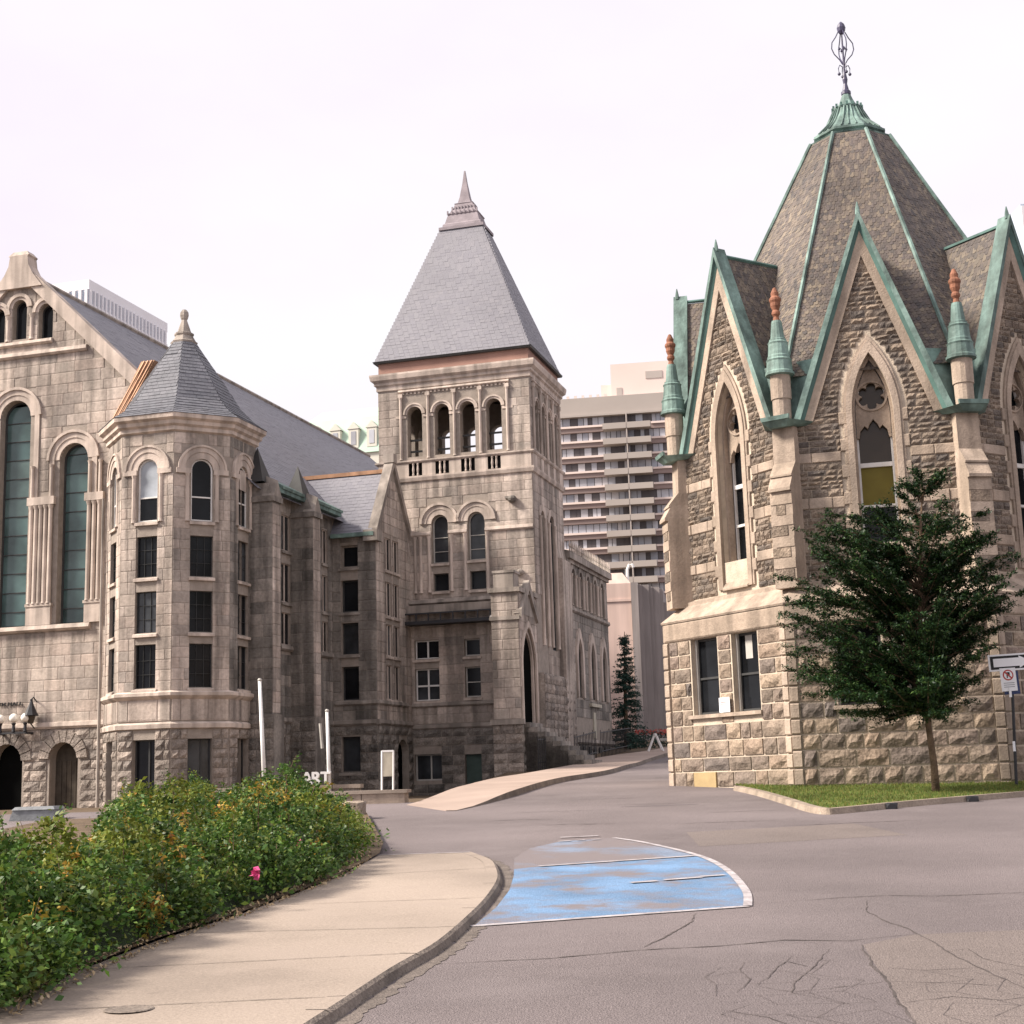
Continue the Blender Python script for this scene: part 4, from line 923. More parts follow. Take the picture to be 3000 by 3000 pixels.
for c, zs in ((AG-.96, 19.78), (AG, 20.02), (AG+1.15, 19.74)):
    m = MB(); ring_mesh(m, Ff, arc_pts(c, .31, zs), arc_pts(c, .43, zs), -.1, .03); ring_mesh(m, Ff, arc_pts(c, .43, zs), arc_pts(c, .56, zs), -.02, .08); m.build('arch', 'hall_trim', HA)
for x in (AG-.48, AG+.56):
    q = MB(); q.lathe([(.11, 18.7), (.08, 18.78), (.075, 19.55), (.12, 19.7)], Ff.P(x, 0, .02)[:2], 10); q.build('colonnette', 'hall_trim', HA)
# glazing of the facade
for op, c, r in ((bigc, -32.83, .66), (bigr, -30.28, .60), (bigl, -35.38, .60)):
    zt = max(z for _, z in op); hb = list(np.arange(8.35, zt-.3, .72)); ins = inset(op, .07); pn = []
    zl = [7.82]+hb+[zt]
    for z0, z1 in zip(zl, zl[1:]):
        L_, R_ = [], []
        for z in np.linspace(z0+.018, z1-.018, 6):
            iv = scan(ins, z)
            if iv: L_.append((iv[0][0], z)); R_.append((iv[-1][1], z))
        if len(L_) > 2: pn.append((L_[:1]+R_+L_[:0:-1], 'glass_teal'))
    window(HA, Ff, op, .36, .07, 'frame_dark', hbars=hb, bar=.03, panes=pn)
for op in tri: window(HA, Ff, op, .30, .05, 'frame_dark')
for i, op in enumerate(doors):
    m = MB(); m.poly([Ff.P(x, z, -.40) for x, z in op]); d = m.build('door', 'shade_void' if i == 0 else 'door_wood', HA)
    if i:
        for x in np.arange(-30.9, -29.9, .2):
            b = MB(); b.fbox(Ff, x+.01, x+.18, 1.0, 2.85, -.395, -.375); b.build('plank', 'door_wood', d)
    n = 9
    for k in range(n):
        c = (-32.72, -30.40)[i]; r0 = (.62, .58)[i]; zs = (2.90, 2.93)[i]; t0, t1 = math.pi*k/n+.02, math.pi*(k+1)/n-.02
        v = MB(); ring_mesh(v, Ff, [(c+r0*math.cos(t0), zs+r0*math.sin(t0)), (c+r0*math.cos(t1), zs+r0*math.sin(t1))], [(c+(r0+.42)*math.cos(t0), zs+(r0+.42)*math.sin(t0)), (c+(r0+.42)*math.cos(t1), zs+(r0+.42)*math.sin(t1))], -.05, .10); v.build('voussoir', 'hall_rock', HA)
# gable coping with a block at the apex
cp = MB(); th_ = .36
for sg in (-1, 1):
    A = [(AG+sg*.45, ZR-.62), (AG+sg*.45, ZR+.05), (AW if sg > 0 else xl, 12.8), (AW if sg > 0 else xl, 12.1)]
    cp.add([(x, B0-.14, z) for x, z in A]+[(x, B0+.35, z) for x, z in A], [(0,1,2,3), (1,5,6,2), (4,7,6,5), (0,3,7,4), (2,6,7,3), (0,4,5,1)])
cp.build('coping', 'hall_trim', HA)
ap = MB()
for (w0, z0), (w1, z1) in zip([(1.05,20.75),(.62,21.3),(.44,21.65),(.39,22.0)], [(.62,21.3),(.44,21.65),(.39,22.0),(.45,22.06)]):
    ap.hexa([(AG-w0, B0-.2, z0), (AG+w0, B0-.2, z0), (AG+w0, B0+.4, z0), (AG-w0, B0+.4, z0)], [(AG-w1, B0-.2, z1), (AG+w1, B0-.2, z1), (AG+w1, B0+.4, z1), (AG-w1, B0+.4, z1)])
ap.hexa([(AG-.45, B0-.2, 22.06), (AG+.45, B0-.2, 22.06), (AG+.45, B0+.4, 22.06), (AG-.45, B0+.4, 22.06)], [(AG-.30, B0-.1, 22.24), (AG+.30, B0-.1, 22.24), (AG+.30, B0+.3, 22.24), (AG-.30, B0+.3, 22.24)])
ap.build('apex_block', 'hall_trim', HA)
# roofs
rf = MB(); EX = AW+.45; EZ = ZR-(EX-AG)*(ZR-ZE-.1)/(AW-AG)
main = [(AG, B0+.3, ZR), (EX, B0+.3, EZ), (EX, 82, EZ), (AG, 82, ZR)]
rf.poly(main[::-1]); rf.poly([(AG, B0+.3, ZR), (AG, 82, ZR), (xl, 82, 12.7), (xl, B0+.3, 12.7)])
WR = [(BW0-.25, 11.62), ((BW0+BW1)/2, 14.52), (BW1+.2, 11.62)]
wf = [(AW-2.2, WR[0][0], WR[0][1]), (AWG-.1, WR[0][0], WR[0][1]), (AWG-.1, WR[1][0], WR[1][1]), (AW-2.2, WR[1][0], WR[1][1])]
wb = [(AW-2.2, WR[1][0], WR[1][1]), (AWG-.1, WR[1][0], WR[1][1]), (AWG-.1, WR[2][0], WR[2][1]), (AW-2.2, WR[2][0], WR[2][1])]
rf.poly(wf); rf.poly(wb)
RF = rf.build('roof', 'slate', HA)
sm = MB(); slates(sm, main, .30, .21, .014); slates(sm, wf, .26, .2, .014); sm.build('slates', 'slate_pale', RF, kind='stuff')
r = MB(); r.tube([(AG, B0+.3, ZR+.05), (AG, 82, ZR+.05)], .10, 6); r.build('ridge', 'soot_shade_trim', RF)
r = MB(); r.box(AW-2.2, AWG-.1, WR[1][0]-.09, WR[1][0]+.09, 14.5, 14.66); r.build('ridge', 'copper_new', RF)
r = MB(); r.box(AW+.25, EX+.12, 47.4, BW0-.3, 12.35, 12.52); r.build('eaves_gutter', 'copper', HA)
r = MB(); r.box(AW+.1, AWG+.05, BW0-.38, BW0-.2, 11.5, 11.66); r.build('eaves_gutter', 'copper', HA)
# teal lead flats below the main eaves
for b0, b1 in ((48.45, 50.4), (51.45, 54.1)):
    r = MB(); r.hexa([(AW+.2, b0, 12.55), (AW+.62, b0, 12.50), (AW+.62, b1, 12.50), (AW+.2, b1, 12.55)], [(AW-.3, b0, 13.12), (AW+.64, b0, 12.60), (AW+.64, b1, 12.60), (AW-.3, b1, 13.12)]); r.build('lead_flat', 'copper', HA)
for b in (57.0, 70.5):    # roof vents
    a = AG+ (8.3 if b < 60 else 7.0); z = ZR-(a-AG)*(ZR-EZ)/(EX-AG)
    v = MB(); v.add([(a-.2, b-.45, z+.22), (a-.2, b+.45, z+.22), (a+.55, b-.4, z-.46), (a+.55, b+.4, z-.46), (a+.62, b, z+.15), (a-.9, b, z+.85)], [(0,2,4), (2,3,4), (3,1,4), (0,4,5), (4,1,5)]); v.build('roof_vent', 'frame_dark', RF)
# wing gable coping and kneelers
gc = MB()
for sg in (-1, 1):
    def bb(t): return BW0+gw/2+sg*t
    pts = [(bb(0), gap_-.1), (bb(0), gap_+.28), (bb(gw/2+.1), 12.15 if sg > 0 else 11.85), (bb(gw/2+.1), 11.7 if sg > 0 else 11.45)]
    gc.add([(AWG+.12, y, z) for y, z in pts]+[(AWG-.28, y, z) for y, z in pts], [(0,1,2,3), (1,5,6,2), (4,7,6,5), (0,3,7,4), (2,6,7,3)])
gc.box(AWG-.3, AWG+.16, BW0+gw/2-.2, BW0+gw/2+.2, gap_+.05, gap_+.42)
gc.box(AWG-.4, AWG+.2, BW0-.35, BW0+.25, 11.3, 11.75)
gc.build('coping', 'soot_shade_trim', HA)
# side and wing windows
for q, c in sw: window(HA, Fs, q, .10, .03, 'hall_trim', vbars=(c,), bar=.08, sill=.05, sillmat='soot_shade_trim')
for q in bas: window(HA, Fs, q, .25, .05, 'frame_dark')
for q in ww: window(HA, Fw, q, .25, .06, 'soot_shade_trim' if q is ww[0] else 'frame_dark', sill=.08, sillmat='soot_shade_trim')
for q, c in gwin: window(HA, Fg, q, .10, .03, 'hall_trim', vbars=(c,), bar=.09, sill=.03, sillmat='hall_trim')
m = MB(); m.poly([Fg.P(x, z, -.28) for x, z in gdoor]); m.build('door', 'shade_void', HA)
# buttresses with gablets and dark spikes
for b0, z_, a1 in ((46.98, 12.0, -22.52), (50.45, 12.1, -22.50)):
    m = MB(); b1 = b0+.64
    m.box(AW-.05, a1, b0, b1, 4.2, 11.75); m.box(AW-.05, a1+.10, b0-.09, b1+.09, .6, 4.2); m.box(AW-.05, a1+.08, b0-.08, b1+.08, 11.75, 11.95)
    m.hexa([(AW-.05, b0, 11.95), (a1, b0, 11.95), (a1, b1, 11.95), (AW-.05, b1, 11.95)], [(AW-.05, b0, 12.45), (a1-.25, b0+.1, 12.45), (a1-.25, b1-.1, 12.45), (AW-.05, b1, 12.45)])
    B_ = m.build('buttress', 'hall_soot_shade', HA)
    rr = []
    fr_ = Face((AW, b0), (1, 0)); sd = Face((a1, b0), (0, 1))
    lay(rr, fr_, [(.0, 4.25), (a1-AW, 4.25), (a1-AW, 11.7), (0, 11.7)], [], courses(4.25, 11.7, .4), (.45, .95), .012, .014, 'ash', 'hall_soot_shade')
    lay(rr, sd, [(0, 4.25), (.64, 4.25), (.64, 11.7), (0, 11.7)], [], courses(4.25, 11.7, .4), (.45, .95), .012, .014, 'ash', 'hall_ashlar')  # side kept in light stone, front in the shade-darkened one
    fr2 = Face((AW, b0-.09), (1, 0)); lay(rr, fr2, [(.0, .7), (a1-AW+.1, .7), (a1-AW+.1, 4.1), (0, 4.1)], [], courses(.7, 4.1, .36), (.4, .8), .03, .06, 'rock', 'hall_soot_shade_rock')
    g_ = {}
    for (F, s0, s1, z0, z1, pr, st_, k, mat) in rr:
        c = F.P((s0+s1)/2, (z0+z1)/2, .002); q = g_.setdefault(mat, MB()); ca, sa = F.d; V, Fs_ = UNITS[st_][k]
        q.add([(c[0]+ca*x*(s1-s0)-sa*y*pr, c[1]+sa*x*(s1-s0)+ca*y*pr, c[2]+z*(z1-z0)) for x, y, z in V], Fs_)
    for mat, q in g_.items(): q.build('stonework', mat, B_, kind='stuff')
    gb = MB(); gb.add([(a1+.06, b0-.02, 11.96), (a1+.06, b1+.02, 11.96), (a1+.06, (b0+b1)/2, 12.55), (a1-.4, b0-.02, 11.96), (a1-.4, b1+.02, 11.96), (a1-.4, (b0+b1)/2, 12.75)], [(0,1,2), (0,2,5,3), (1,4,5,2)]); gb.build('gablet', 'soot_shade_trim', B_)
    k = MB(); am = AW+.15; bm_ = b0+.35; k.add([(am-.42, bm_-.42, 12.5), (am+.42, bm_-.42, 12.5), (am+.42, bm_+.42, 12.5), (am-.42, bm_+.42, 12.5), (am, bm_, 13.85)], [(0,1,4), (1,2,4), (2,3,4), (3,0,4)]); k.build('spike_roof', 'frame_dark', B_)
# turret trims
R8 = -math.pi/2-math.pi/8
def tring(name, prof, mat):
    m = MB(); m.lathe([(r*C8, z) for r, z in prof], TC, 8, rot=R8, cap=False); return m.build(name, mat, HA)
tring('cornice', [(TA-.02,13.86),(TA+.10,13.92),(TA+.10,14.05),(TA+.20,14.12),(TA+.22,14.24),(TA+.34,14.32),(TA+.36,14.46),(TA+.2,14.48)], 'hall_trim')
tring('sill_course', [(TA-.02,4.66),(TA+.10,4.76),(TA+.16,4.82),(TA+.16,4.92),(TA-.02,5.0)], 'hall_trim')
tring('string_course', [(TA-.02,3.70),(TA+.09,3.74),(TA+.10,3.88),(TA-.02,3.96)], 'hall_trim')
tp = [(2.78,14.46),(2.38,14.75),(1.92,15.25),(1.32,16.3),(.76,17.2),(.40,17.8)]
tm = MB(); tm.lathe([(r*C8, z) for r, z in tp], TC, 8, rot=R8, cap=False); TR = tm.build('turret_roof', 'slate', HA)
ts = MB()
for k in (-2, -1, 0, 1, 2, 3):
    for (r0, z0), (r1, z1) in zip(tp, tp[1:]):
        def cn(r, kk): t = -math.pi/2+(kk-.5)*math.pi/4; return (TC[0]+r*C8*math.cos(t), TC[1]+r*C8*math.sin(t))
        a, b, c, d = cn(r0, k), cn(r0, k+1), cn(r1, k+1), cn(r1, k)
        slates(ts, [(*a, z0), (*b, z0), (*c, z1), (*d, z1)], .24, .17, .02)
ts.build('slates', 'slate', TR, kind='stuff')
f = MB(); f.lathe([(.44*C8,17.75),(.46*C8,17.82),(.40*C8,17.86),(.30*C8,18.05),(.33*C8,18.10),(.33*C8,18.16),(.24*C8,18.2),(.16,18.5),(.10,18.68),(.13,18.74),(.16,18.86),(.15,18.98),(.08,19.08),(.01,19.1)], TC, 8, rot=R8); f.build('finial', 'soot_shade_trim', HA)
for F, o in twin:
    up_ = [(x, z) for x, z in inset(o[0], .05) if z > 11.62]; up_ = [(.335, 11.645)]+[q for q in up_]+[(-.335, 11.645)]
    window(HA, F, o[0], .13, .05, 'white_paint', panes=[(inset(o[0], .05), 'glass_dark')]+([(up_, 'glass_sky_reflection')] if F is twin[1][0] else []), hbars=(11.62,), bar=.05, sill=.06)
    for q in o[1:4]: window(HA, F, q, .15, .03, 'frame_dark', sill=.06, vbars=[-.13, .13], hbars=[min(z for _, z in q)+.47, min(z for _, z in q)+.94], bar=.012)
    window(HA, F, o[4], .24, .05, 'frame_dark', vbars=(.1,), bar=.06)
    m = MB(); ring_mesh(m, F, arc_pts(0, .385, 12.58), arc_pts(0, .62, 12.58), -.06, .022); ring_mesh(m, F, arc_pts(0, .62, 12.58), arc_pts(0, .80, 12.58), -.02, .05); ring_mesh(m, F, arc_pts(0, .80, 12.58), arc_pts(0, .87, 12.58), -.02, .09); m.build('arch', 'hall_trim', HA)
    for sg in (-1, 1):
        m = MB(); m.fbox(F, min(sg*.40, sg*.92), max(sg*.40, sg*.92), 12.42, 12.60, -.02, .075); m.build('impost', 'hall_trim', HA)
        q = MB(); q.lathe([(.09, 10.75), (.07, 10.85), (.065, 12.3), (.095, 12.42)], F.P(sg*.52, 0, .015)[:2], 8); q.build('colonnette', 'hall_trim', HA)
# new copper sheet between the hall gable and the turret roof
cs = MB(); A, B = Vector((-28.75, 14.45)), Vector((-27.35, 17.25))
cs.hexa([(A.x-.10, B0-.30, A.y), (A.x+.42, B0-.55, A.y), (A.x+.42, B0-.2, A.y), (A.x-.10, B0-.14, A.y)], [(B.x-.10, B0-.16, B.y), (B.x+.45, B0-.16, B.y), (B.x+.45, B0+.9, B.y), (B.x-.10, B0+.9, B.y)]); CS = cs.build('copper_flashing', 'copper_new', HA)
for t in (-.04, .12, .28):
    q = MB(); q.tube([(A.x+t+.05, B0-.45, A.y+.1), (B.x+t+.08, B0-.17, B.y)], .03, 5); q.build('seam', 'copper_new', CS)
# rainwater pipes at the turret corners
for a, b in ((-28.25, 45.2),):
    q = MB(); q.tube([(a, b, 1.2), (a, b, 12.0)], .06, 6); q.build('downpipe', 'soot_shade_trim', HA)
# wall lettering, lamps
tx = bpy.data.curves.new('t', 'FONT'); tx.body = 'TH HALL'; tx.size = .165; tx.extrude = .012; tx.offset = .006; tx.space_character = 1.12
to = bpy.data.objects.new('t', tx); COL.objects.link(to); bpy.context.view_layer.update()
me = bpy.data.meshes.new_from_object(to.evaluated_get(bpy.context.evaluated_depsgraph_get())); bpy.data.objects.remove(to)
me.name = 'lettering'; me.materials.clear(); me.materials.append(M['sign_black']); lo = bpy.data.objects.new('wall_lettering', me); COL.objects.link(lo)
lo.scale = (1.42, 1, 1); lo.rotation_euler = (rad(90), 0, -TL); lo.location = Lw(-33.16, B0-.055, 4.90); tag(lo, 'black capital letters fixed to the hall wall above the globe lamps', 'lettering')
lp = thing('globe_lamp', 'wall lamp with three white globes above the hall doorway', 'lamp', Lw(-32.2, B0, 4.1), -TL, (-32.2, B0, 4.1))
for a, dz in ((-32.78, 0), (-32.22, .02), (-31.74, .02)):
    g = MB(); g.ball((a, B0-.42, 4.40+dz), .165, 14, 9); g.build('globe', 'globe', lp, smooth=True)
    s = MB(); s.lathe([(.05,3.92),(.07,3.94),(.06,4.0),(.05,4.16),(.08,4.22),(.08,4.25)], (a, B0-.42), 10); s.build('lamp_base', 'iron', lp)
s = MB(); s.box(-32.85, -31.68, B0-.45, B0-.39, 3.86, 3.92); s.box(-32.9, -32.8, B0-.42, B0, 3.84, 3.91); s.box(-31.75, -31.65, B0-.42, B0, 3.84, 3.91); s.build('bracket', 'iron', lp)
ln = thing('wall_lantern', 'black conical lantern fixed to the hall wall beside the globes', 'lamp', Lw(-31.58, B0, 4.3), -TL, (-31.58, B0, 4.3))
s = MB(); s.lathe([(.26,4.48),(.27,4.5),(.20,4.62),(.10,4.85),(.045,5.0),(.05,5.06),(.01,5.1)], (-31.58, B0-.32), 8); s.build('hood', 'iron', ln)
s = MB(); s.lathe([(.10,4.2),(.18,4.47)], (-31.58, B0-.32), 6); s.build('lantern_glass', 'glass_brown', ln); s = MB(); s.tube([(-31.58, B0-.32, 5.05), (-31.58, B0-.2, 5.15), (-31.58, B0, 5.0)], .025, 5); s.tube([(-31.58, B0-.32, 4.2), (-31.58, B0-.1, 4.05), (-31.58, B0, 4.15)], .025, 5); s.build('bracket', 'iron', ln)

# ------------------------------------------------------------------ tower with its rear wing
TO = thing('stone_tower', 'square stone belfry tower with a steep grey slate roof and pointed spire, in the middle', 'building', Lw(-19.4, 60.7, 2.0), -TL, (-19.4, 60.7, 2.0))
A0, A1, T0, T1, ZT = -22.85, -15.97, 58.25, 63.3, 18.75
wl = MB(); recs = []
Ft = Face((0, T0), (1, 0)); Fr = Face((A1, T0), (0, 1)); Fb_ = Face((A1, T1), (-1, 0)); Fl = Face((A0, T1), (0, -1))
bc = [-21.17, -19.92, -18.77, -17.58]; bel = [arched(c, .34, 15.54, 17.43) for c in bc]
mid = [arched(-20.13, .37, 10.85, 12.55), arched(-18.50, .38, 10.88, 12.55)]
sml = [rect(-20.11, .34, 9.65, 10.39), rect(-18.47, .35, 9.62, 10.39)]
low = [rect(-20.82, .54, 6.82, 7.60), rect(-20.82, .54, 5.07, 6.40), rect(-18.81, .34, 6.85, 7.56), rect(-18.81, .34, 5.14, 6.39)]
bsm = [rect(-20.85, .60, 1.78, 2.86)]; gdr = [rect(-18.88, .36, 1.6, 2.80)]
wall_mesh(wl, Ft, [(A0, .8), (A1, .8), (A1, ZT), (A0, ZT)], bel+mid+sml+low+bsm+gdr, .45)
sb = [.95, 2.0, 3.05, 4.1]; sbel = [arched(c, .30, 15.54, 17.43) for c in sb]
lan = [arched(1.32, .27, 7.5, 12.7), arched(2.82, .38, 7.1, 12.6)]
wall_mesh(wl, Fr, [(0, .8), (T1-T0, .8), (T1-T0, ZT), (0, ZT)], sbel+lan, .45)
wall_mesh(wl, Fb_, [(0, .8), (A1-A0, .8), (A1-A0, ZT), (0, ZT)], [arched(-(c-A1), .34, 15.54, 17.43) for c in bc], .45)
wall_mesh(wl, Fl, [(0, .8), (T1-T0, .8), (T1-T0, ZT), (0, ZT)], [arched(c, .30, 15.54, 17.43) for c in sb], .45)
# inner faces of the belfry walls and its floor
e = .46
for F, L, cs, hw in ((Face((A0+e, T0+e), (1, 0)), A1-A0-2*e, [c-A0-e for c in bc], .34), (Face((A1-e, T0+e), (0, 1)), T1-T0-2*e, [c-e for c in sb], .30)):
    m = MB(); wall_mesh(wl, F, [(0, 14.5), (L, 14.5), (L, ZT), (0, ZT)], [arched(c, hw, 15.54, 17.43) for c in cs], .01)
for F, L, cs, hw in ((Face((A1-e, T1-e), (-1, 0)), A1-A0-2*e, [A1-e-c for c in bc], .34), (Face((A0+e, T1-e), (0, -1)), T1-T0-2*e, [T1-T0-e-c for c in sb], .30)):
    wall_mesh(wl, F, [(0, 14.5), (L, 14.5), (L, ZT), (0, ZT)], [arched(c, hw, 15.54, 17.43) for c in cs], .01)
wl.poly([(A0, T0, 15.0), (A1, T0, 15.0), (A1, T1, 15.0), (A0, T1, 15.0)])
outl = [(A0, 4.1), (A1, 4.1), (A1, 18.5), (A0, 18.5)]
lay(recs, Ft, outl, [rect(-19.40, 2.42, 15.35, 18.5)]+[arched(c, .40, 10.8, 12.55) for c in (-20.13, -18.5)]+[arched(c, .95, 12.5, 12.55) for c in (-20.13, -18.5)]+sml+low, courses(4.1, 18.5, .40), (.5, 1.1), .010, .016, 'ash', 'hall_ashlar')
lay(recs, Ft, [(A0, .9), (A1, .9), (A1, 3.9), (A0, 3.9)], bsm+gdr, courses(.9, 3.9, .36), (.4, 1.0), .03, .07, 'rock', 'hall_soot_shade_rock')
W = T1-T0
lay(recs, Fr, [(0, 4.1), (W, 4.1), (W, 18.5), (0, 18.5)], [rect(W/2, 2.1, 15.35, 18.5)]+[arched(1.32, .30, 7.4, 12.7), arched(2.82, .42, 7.0, 12.6)]+[rect(.85, .86, 1, 9.1)], courses(4.1, 18.5, .40), (.5, 1.1), .010, .016, 'ash', 'hall_ashlar')
# rear wing
RA, RB0, RB1 = A1, T1, 71.6
Fq = Face((RA, RB0), (0, 1)); WL = RB1-RB0
up = [arched(c, .27, 9.42, 10.85) for c in (1.3, 2.75, 4.2, 5.65, 7.1)]
lo_ = [pointed(c, .42, 5.3, 7.1, 8.0) for c in (2.0, 4.5, 6.9)]
lb = [rect(5.2, .5, 3.6, 5.0)]
wall_mesh(wl, Fq, [(0, 1.5), (WL, 1.5), (WL, 11.7), (0, 11.7)], up+lo_, .4)
lay(recs, Fq, [(0, 4.4), (WL, 4.4), (WL, 11.4), (0, 11.4)], [arched(c, .33, 9.3, 10.85) for c in (1.3, 2.75, 4.2, 5.65, 7.1)]+[pointed(c, .72, 5.2, 7.1, 8.4) for c in (2.0, 4.5, 6.9)], courses(4.4, 11.4, .4), (.5, 1.1), .012, .018, 'ash', 'hall_soot_shade')
lay(recs, Fq, [(0, 1.6), (WL, 1.6), (WL, 3.2), (0, 3.2)], [], courses(1.6, 3.2, .33), (.4, .9), .03, .07, 'rock', 'hall_soot_shade_rock')
wl.add([(RA, RB1, 1.5), (RA-9, RB1, 1.5), (RA-9, RB1, 11.7), (RA, RB1, 11.7), (RA, RB0, 11.7), (RA-9, RB0, 11.7)], [(0,1,2,3), (3,2,5,4)])
# portal block in front of the tower corner
PA0, PA1, PB0, PB1, PZ = -17.12, -15.99, 55.6, 58.25, 9.2
Pf = Face((PA0, PB0), (1, 0)); Pr = Face((PA1, PB0), (0, 1))
arch_ = pointed(1.22, .98, 3.9, 6.2, 7.75)
wall_mesh(wl, Pf, [(0, .8), (PA1-PA0, .8), (PA1-PA0, PZ), (0, PZ)], [], .1)
wall_mesh(wl, Pr, [(0, .8), (PB1-PB0, .8), (PB1-PB0, PZ), (0, PZ)], [arch_], .7)
wl.add([(PA0, PB0, .8), (PA0, PB1, .8), (PA0, PB1, PZ), (PA0, PB0, PZ), (PA1, PB1, PZ), (PA1, PB0, PZ)], [(0,3,2,1), (3,5,4,2)])
pw = PA1-PA0
lay(recs, Pf, [(0, 4.05), (pw, 4.05), (pw, 9.0), (0, 9.0)], [], courses(4.05, 9.0, .37), (.35, .8), .012, .02, 'ash', 'hall_ashlar')
lay(recs, Pf, [(-.05, .9), (pw+.05, .9), (pw+.05, 3.85), (-.05, 3.85)], [], courses(.9, 3.85, .36), (.4, .8), .03, .08, 'rock', 'hall_rock')
lay(recs, Pr, [(0, 4.05), (2.6, 4.05), (2.6, 9.0), (0, 9.0)], [pointed(1.22, 1.12, 3.9, 6.2, 8.0)], courses(4.05, 9.0, .37), (.3, .7), .012, .02, 'ash', 'hall_ashlar')
lay(recs, Pr, [(0, .9), (2.6, .9), (2.6, 3.85), (0, 3.85)], [rect(1.22, .98, 3, 4)], courses(.9, 3.85, .36), (.35, .8), .03, .07, 'rock', 'hall_soot_shade_rock')
TW = wl.build('wall', 'mortar_grey', TO)
finish_stones(recs, TW, 300)
def tb(F, s0, s1, z0, z1, pr, mat='hall_trim', name='string_course'): return band(F, s0, s1, z0, z1, pr, mat, name, TO)
def rectring(name, prof, mat, a0=A0, a1=A1, b0=T0, b1=T1):   # moulding that runs round the tower: prof (outset, z)
    m = MB()
    for o, z in prof: m.v += [(a0-o, b0-o, z), (a1+o, b0-o, z), (a1+o, b1+o, z), (a0-o, b1+o, z)]
    for k in range(len(prof)-1):
        for i in range(4): j = (i+1) % 4; m.f.append((4*k+i, 4*k+j, 4*k+4+j, 4*k+4+i))
    return m.build(name, mat, TO)
rectring('cornice', [(-.02,18.55),(.06,18.6),(.06,18.78),(.14,18.84),(.14,18.94),(.26,19.04),(.30,19.22),(.30,19.30),(-.1,19.34)], 'hall_trim')
rectring('brick_band', [(-.02,19.30),(-.02,19.86),(.10,19.90),(.12,19.95)], 'brick_red')
rectring('balcony_base', [(-.02,14.42),(.08,14.46),(.12,14.6),(.12,14.68),(.02,14.70)], 'hall_trim')
rectring('balcony_rail', [(.01,15.24),(.10,15.26),(.14,15.32),(.14,15.38),(-.05,15.42)], 'hall_trim')
# balustrade panels; a near-black plate paints in the shade of each slot
sl = [(-21.15, .31), (-19.93, .31), (-18.77, .31), (-17.60, .29)]
for F, e0, e1, cs in ((Ft, A0, A1, sl), (Fr, 0, W, [(c, .28) for c in sb])):
    xs_ = [e0]+[q for c, h in cs for q in (c-h, c+h)]+[e1]
    m = MB()
    for i in range(0, len(xs_), 2): m = MB(); m.fbox(F, xs_[i], xs_[i+1], 14.68, 15.25, .012, .075); m.build('balustrade', 'hall_trim', TO)
    for c, h in cs:
        m = MB(); m.fbox(F, c-h, c+h, 14.68, 15.25, .024, .032); m.build('slot_shade', 'shade_void', TO)
        for t in (-.33, .33):
            m = MB(); m.lathe([(.035,14.68),(.055,14.74),(.035,14.8),(.055,14.95),(.035,15.15),(.055,15.2),(.05,15.25)], F.P(c+t*h, 0, .045)[:2], 8); m.build('baluster', 'hall_trim', TO)
# arcade of the belfry
for F, cs, hw in ((Ft, bc, .34), (Fr, sb, .30)):
    for c in cs: m = MB(); ring_mesh(m, F, arc_pts(c, hw, 17.43), arc_pts(c, hw+.09, 17.43), -.05, .05); ring_mesh(m, F, arc_pts(c, hw+.09, 17.43), arc_pts(c, hw+.16, 17.43), -.02, .09); m.build('arch', 'hall_trim', TO)
    pz = [cs[0]-.62]+[(x+y)/2 for x, y in zip(cs, cs[1:])]+[cs[-1]+.62]
    for x in pz:
        q = MB(); q.lathe([(.09,15.42),(.065,15.5),(.06,18.1),(.09,18.2)], F.P(x, 0, .06)[:2], 8); q.build('colonnette', 'hall_trim', TO)
        q = MB(); q.fbox(F, x-.10, x+.10, 18.2, 18.36, -.02, .13); q.build('capital', 'hall_trim', TO)
    for x in pz:
        for t in (-.13, .13):
            q = MB(); q.lathe([(.05,15.42),(.04,15.5),(.04,17.2),(.06,17.3)], F.P(x+t, 0, -.06)[:2], 6); q.build('colonnette', 'hall_trim', TO)
        q = MB(); q.fbox(F, x-.24, x+.24, 17.28, 17.40, -.3, .035); q.build('impost', 'hall_trim', TO)
    for i, x in enumerate(np.linspace(pz[0]+.12, pz[-1]-.12, 26)):
        q = MB(); q.fbox(F, x-.045, x+.045, 18.34, 18.44, -.01, .05); q.build('dentil', 'hall_trim', TO)
    tb(F, pz[0]-.1, pz[-1]+.1, 18.42, 18.54, .11)
    for c in cs:   # rails inside the open arches
        for z in (16.35, 15.85):
            q = MB(); q.fbox(F, c-hw, c+hw, z-.04, z+.04, -.40, -.34); q.build('rail', 'frame_dark', TO)
# hood moulds, imposts, windows of the middle stage
for c in (-20.13, -18.50):
    m = MB(); ring_mesh(m, Ft, arc_pts(c, .37, 12.55), arc_pts(c, .60, 12.55), -.08, .025); ring_mesh(m, Ft, arc_pts(c, .60, 12.55), arc_pts(c, .78, 12.55), -.02, .05); ring_mesh(m, Ft, arc_pts(c, .78, 12.55), arc_pts(c, .88, 12.55), -.02, .11); m.build('arch', 'hall_trim', TO)
for x0, x1 in ((-21.6, -20.52), (-19.74, -18.9), (-18.1, -15.99)): tb(Ft, x0, x1, 12.02, 12.2, .11)
for x in (-20.62, -19.62, -19.0, -18.02, -21.0, -21.25):
    q = MB(); q.lathe([(.09,9.6),(.07,9.7),(.065,11.85),(.10,12.02)], Ft.P(x, 0, .03)[:2], 8); q.build('colonnette', 'hall_trim', TO)
for op in mid: window(TO, Ft, op, .28, .05, 'frame_grey', hbars=(11.35, 11.95), bar=.03, sill=.05)
for op in sml: window(TO, Ft, op, .25, .04, 'frame_dark', sill=.06)
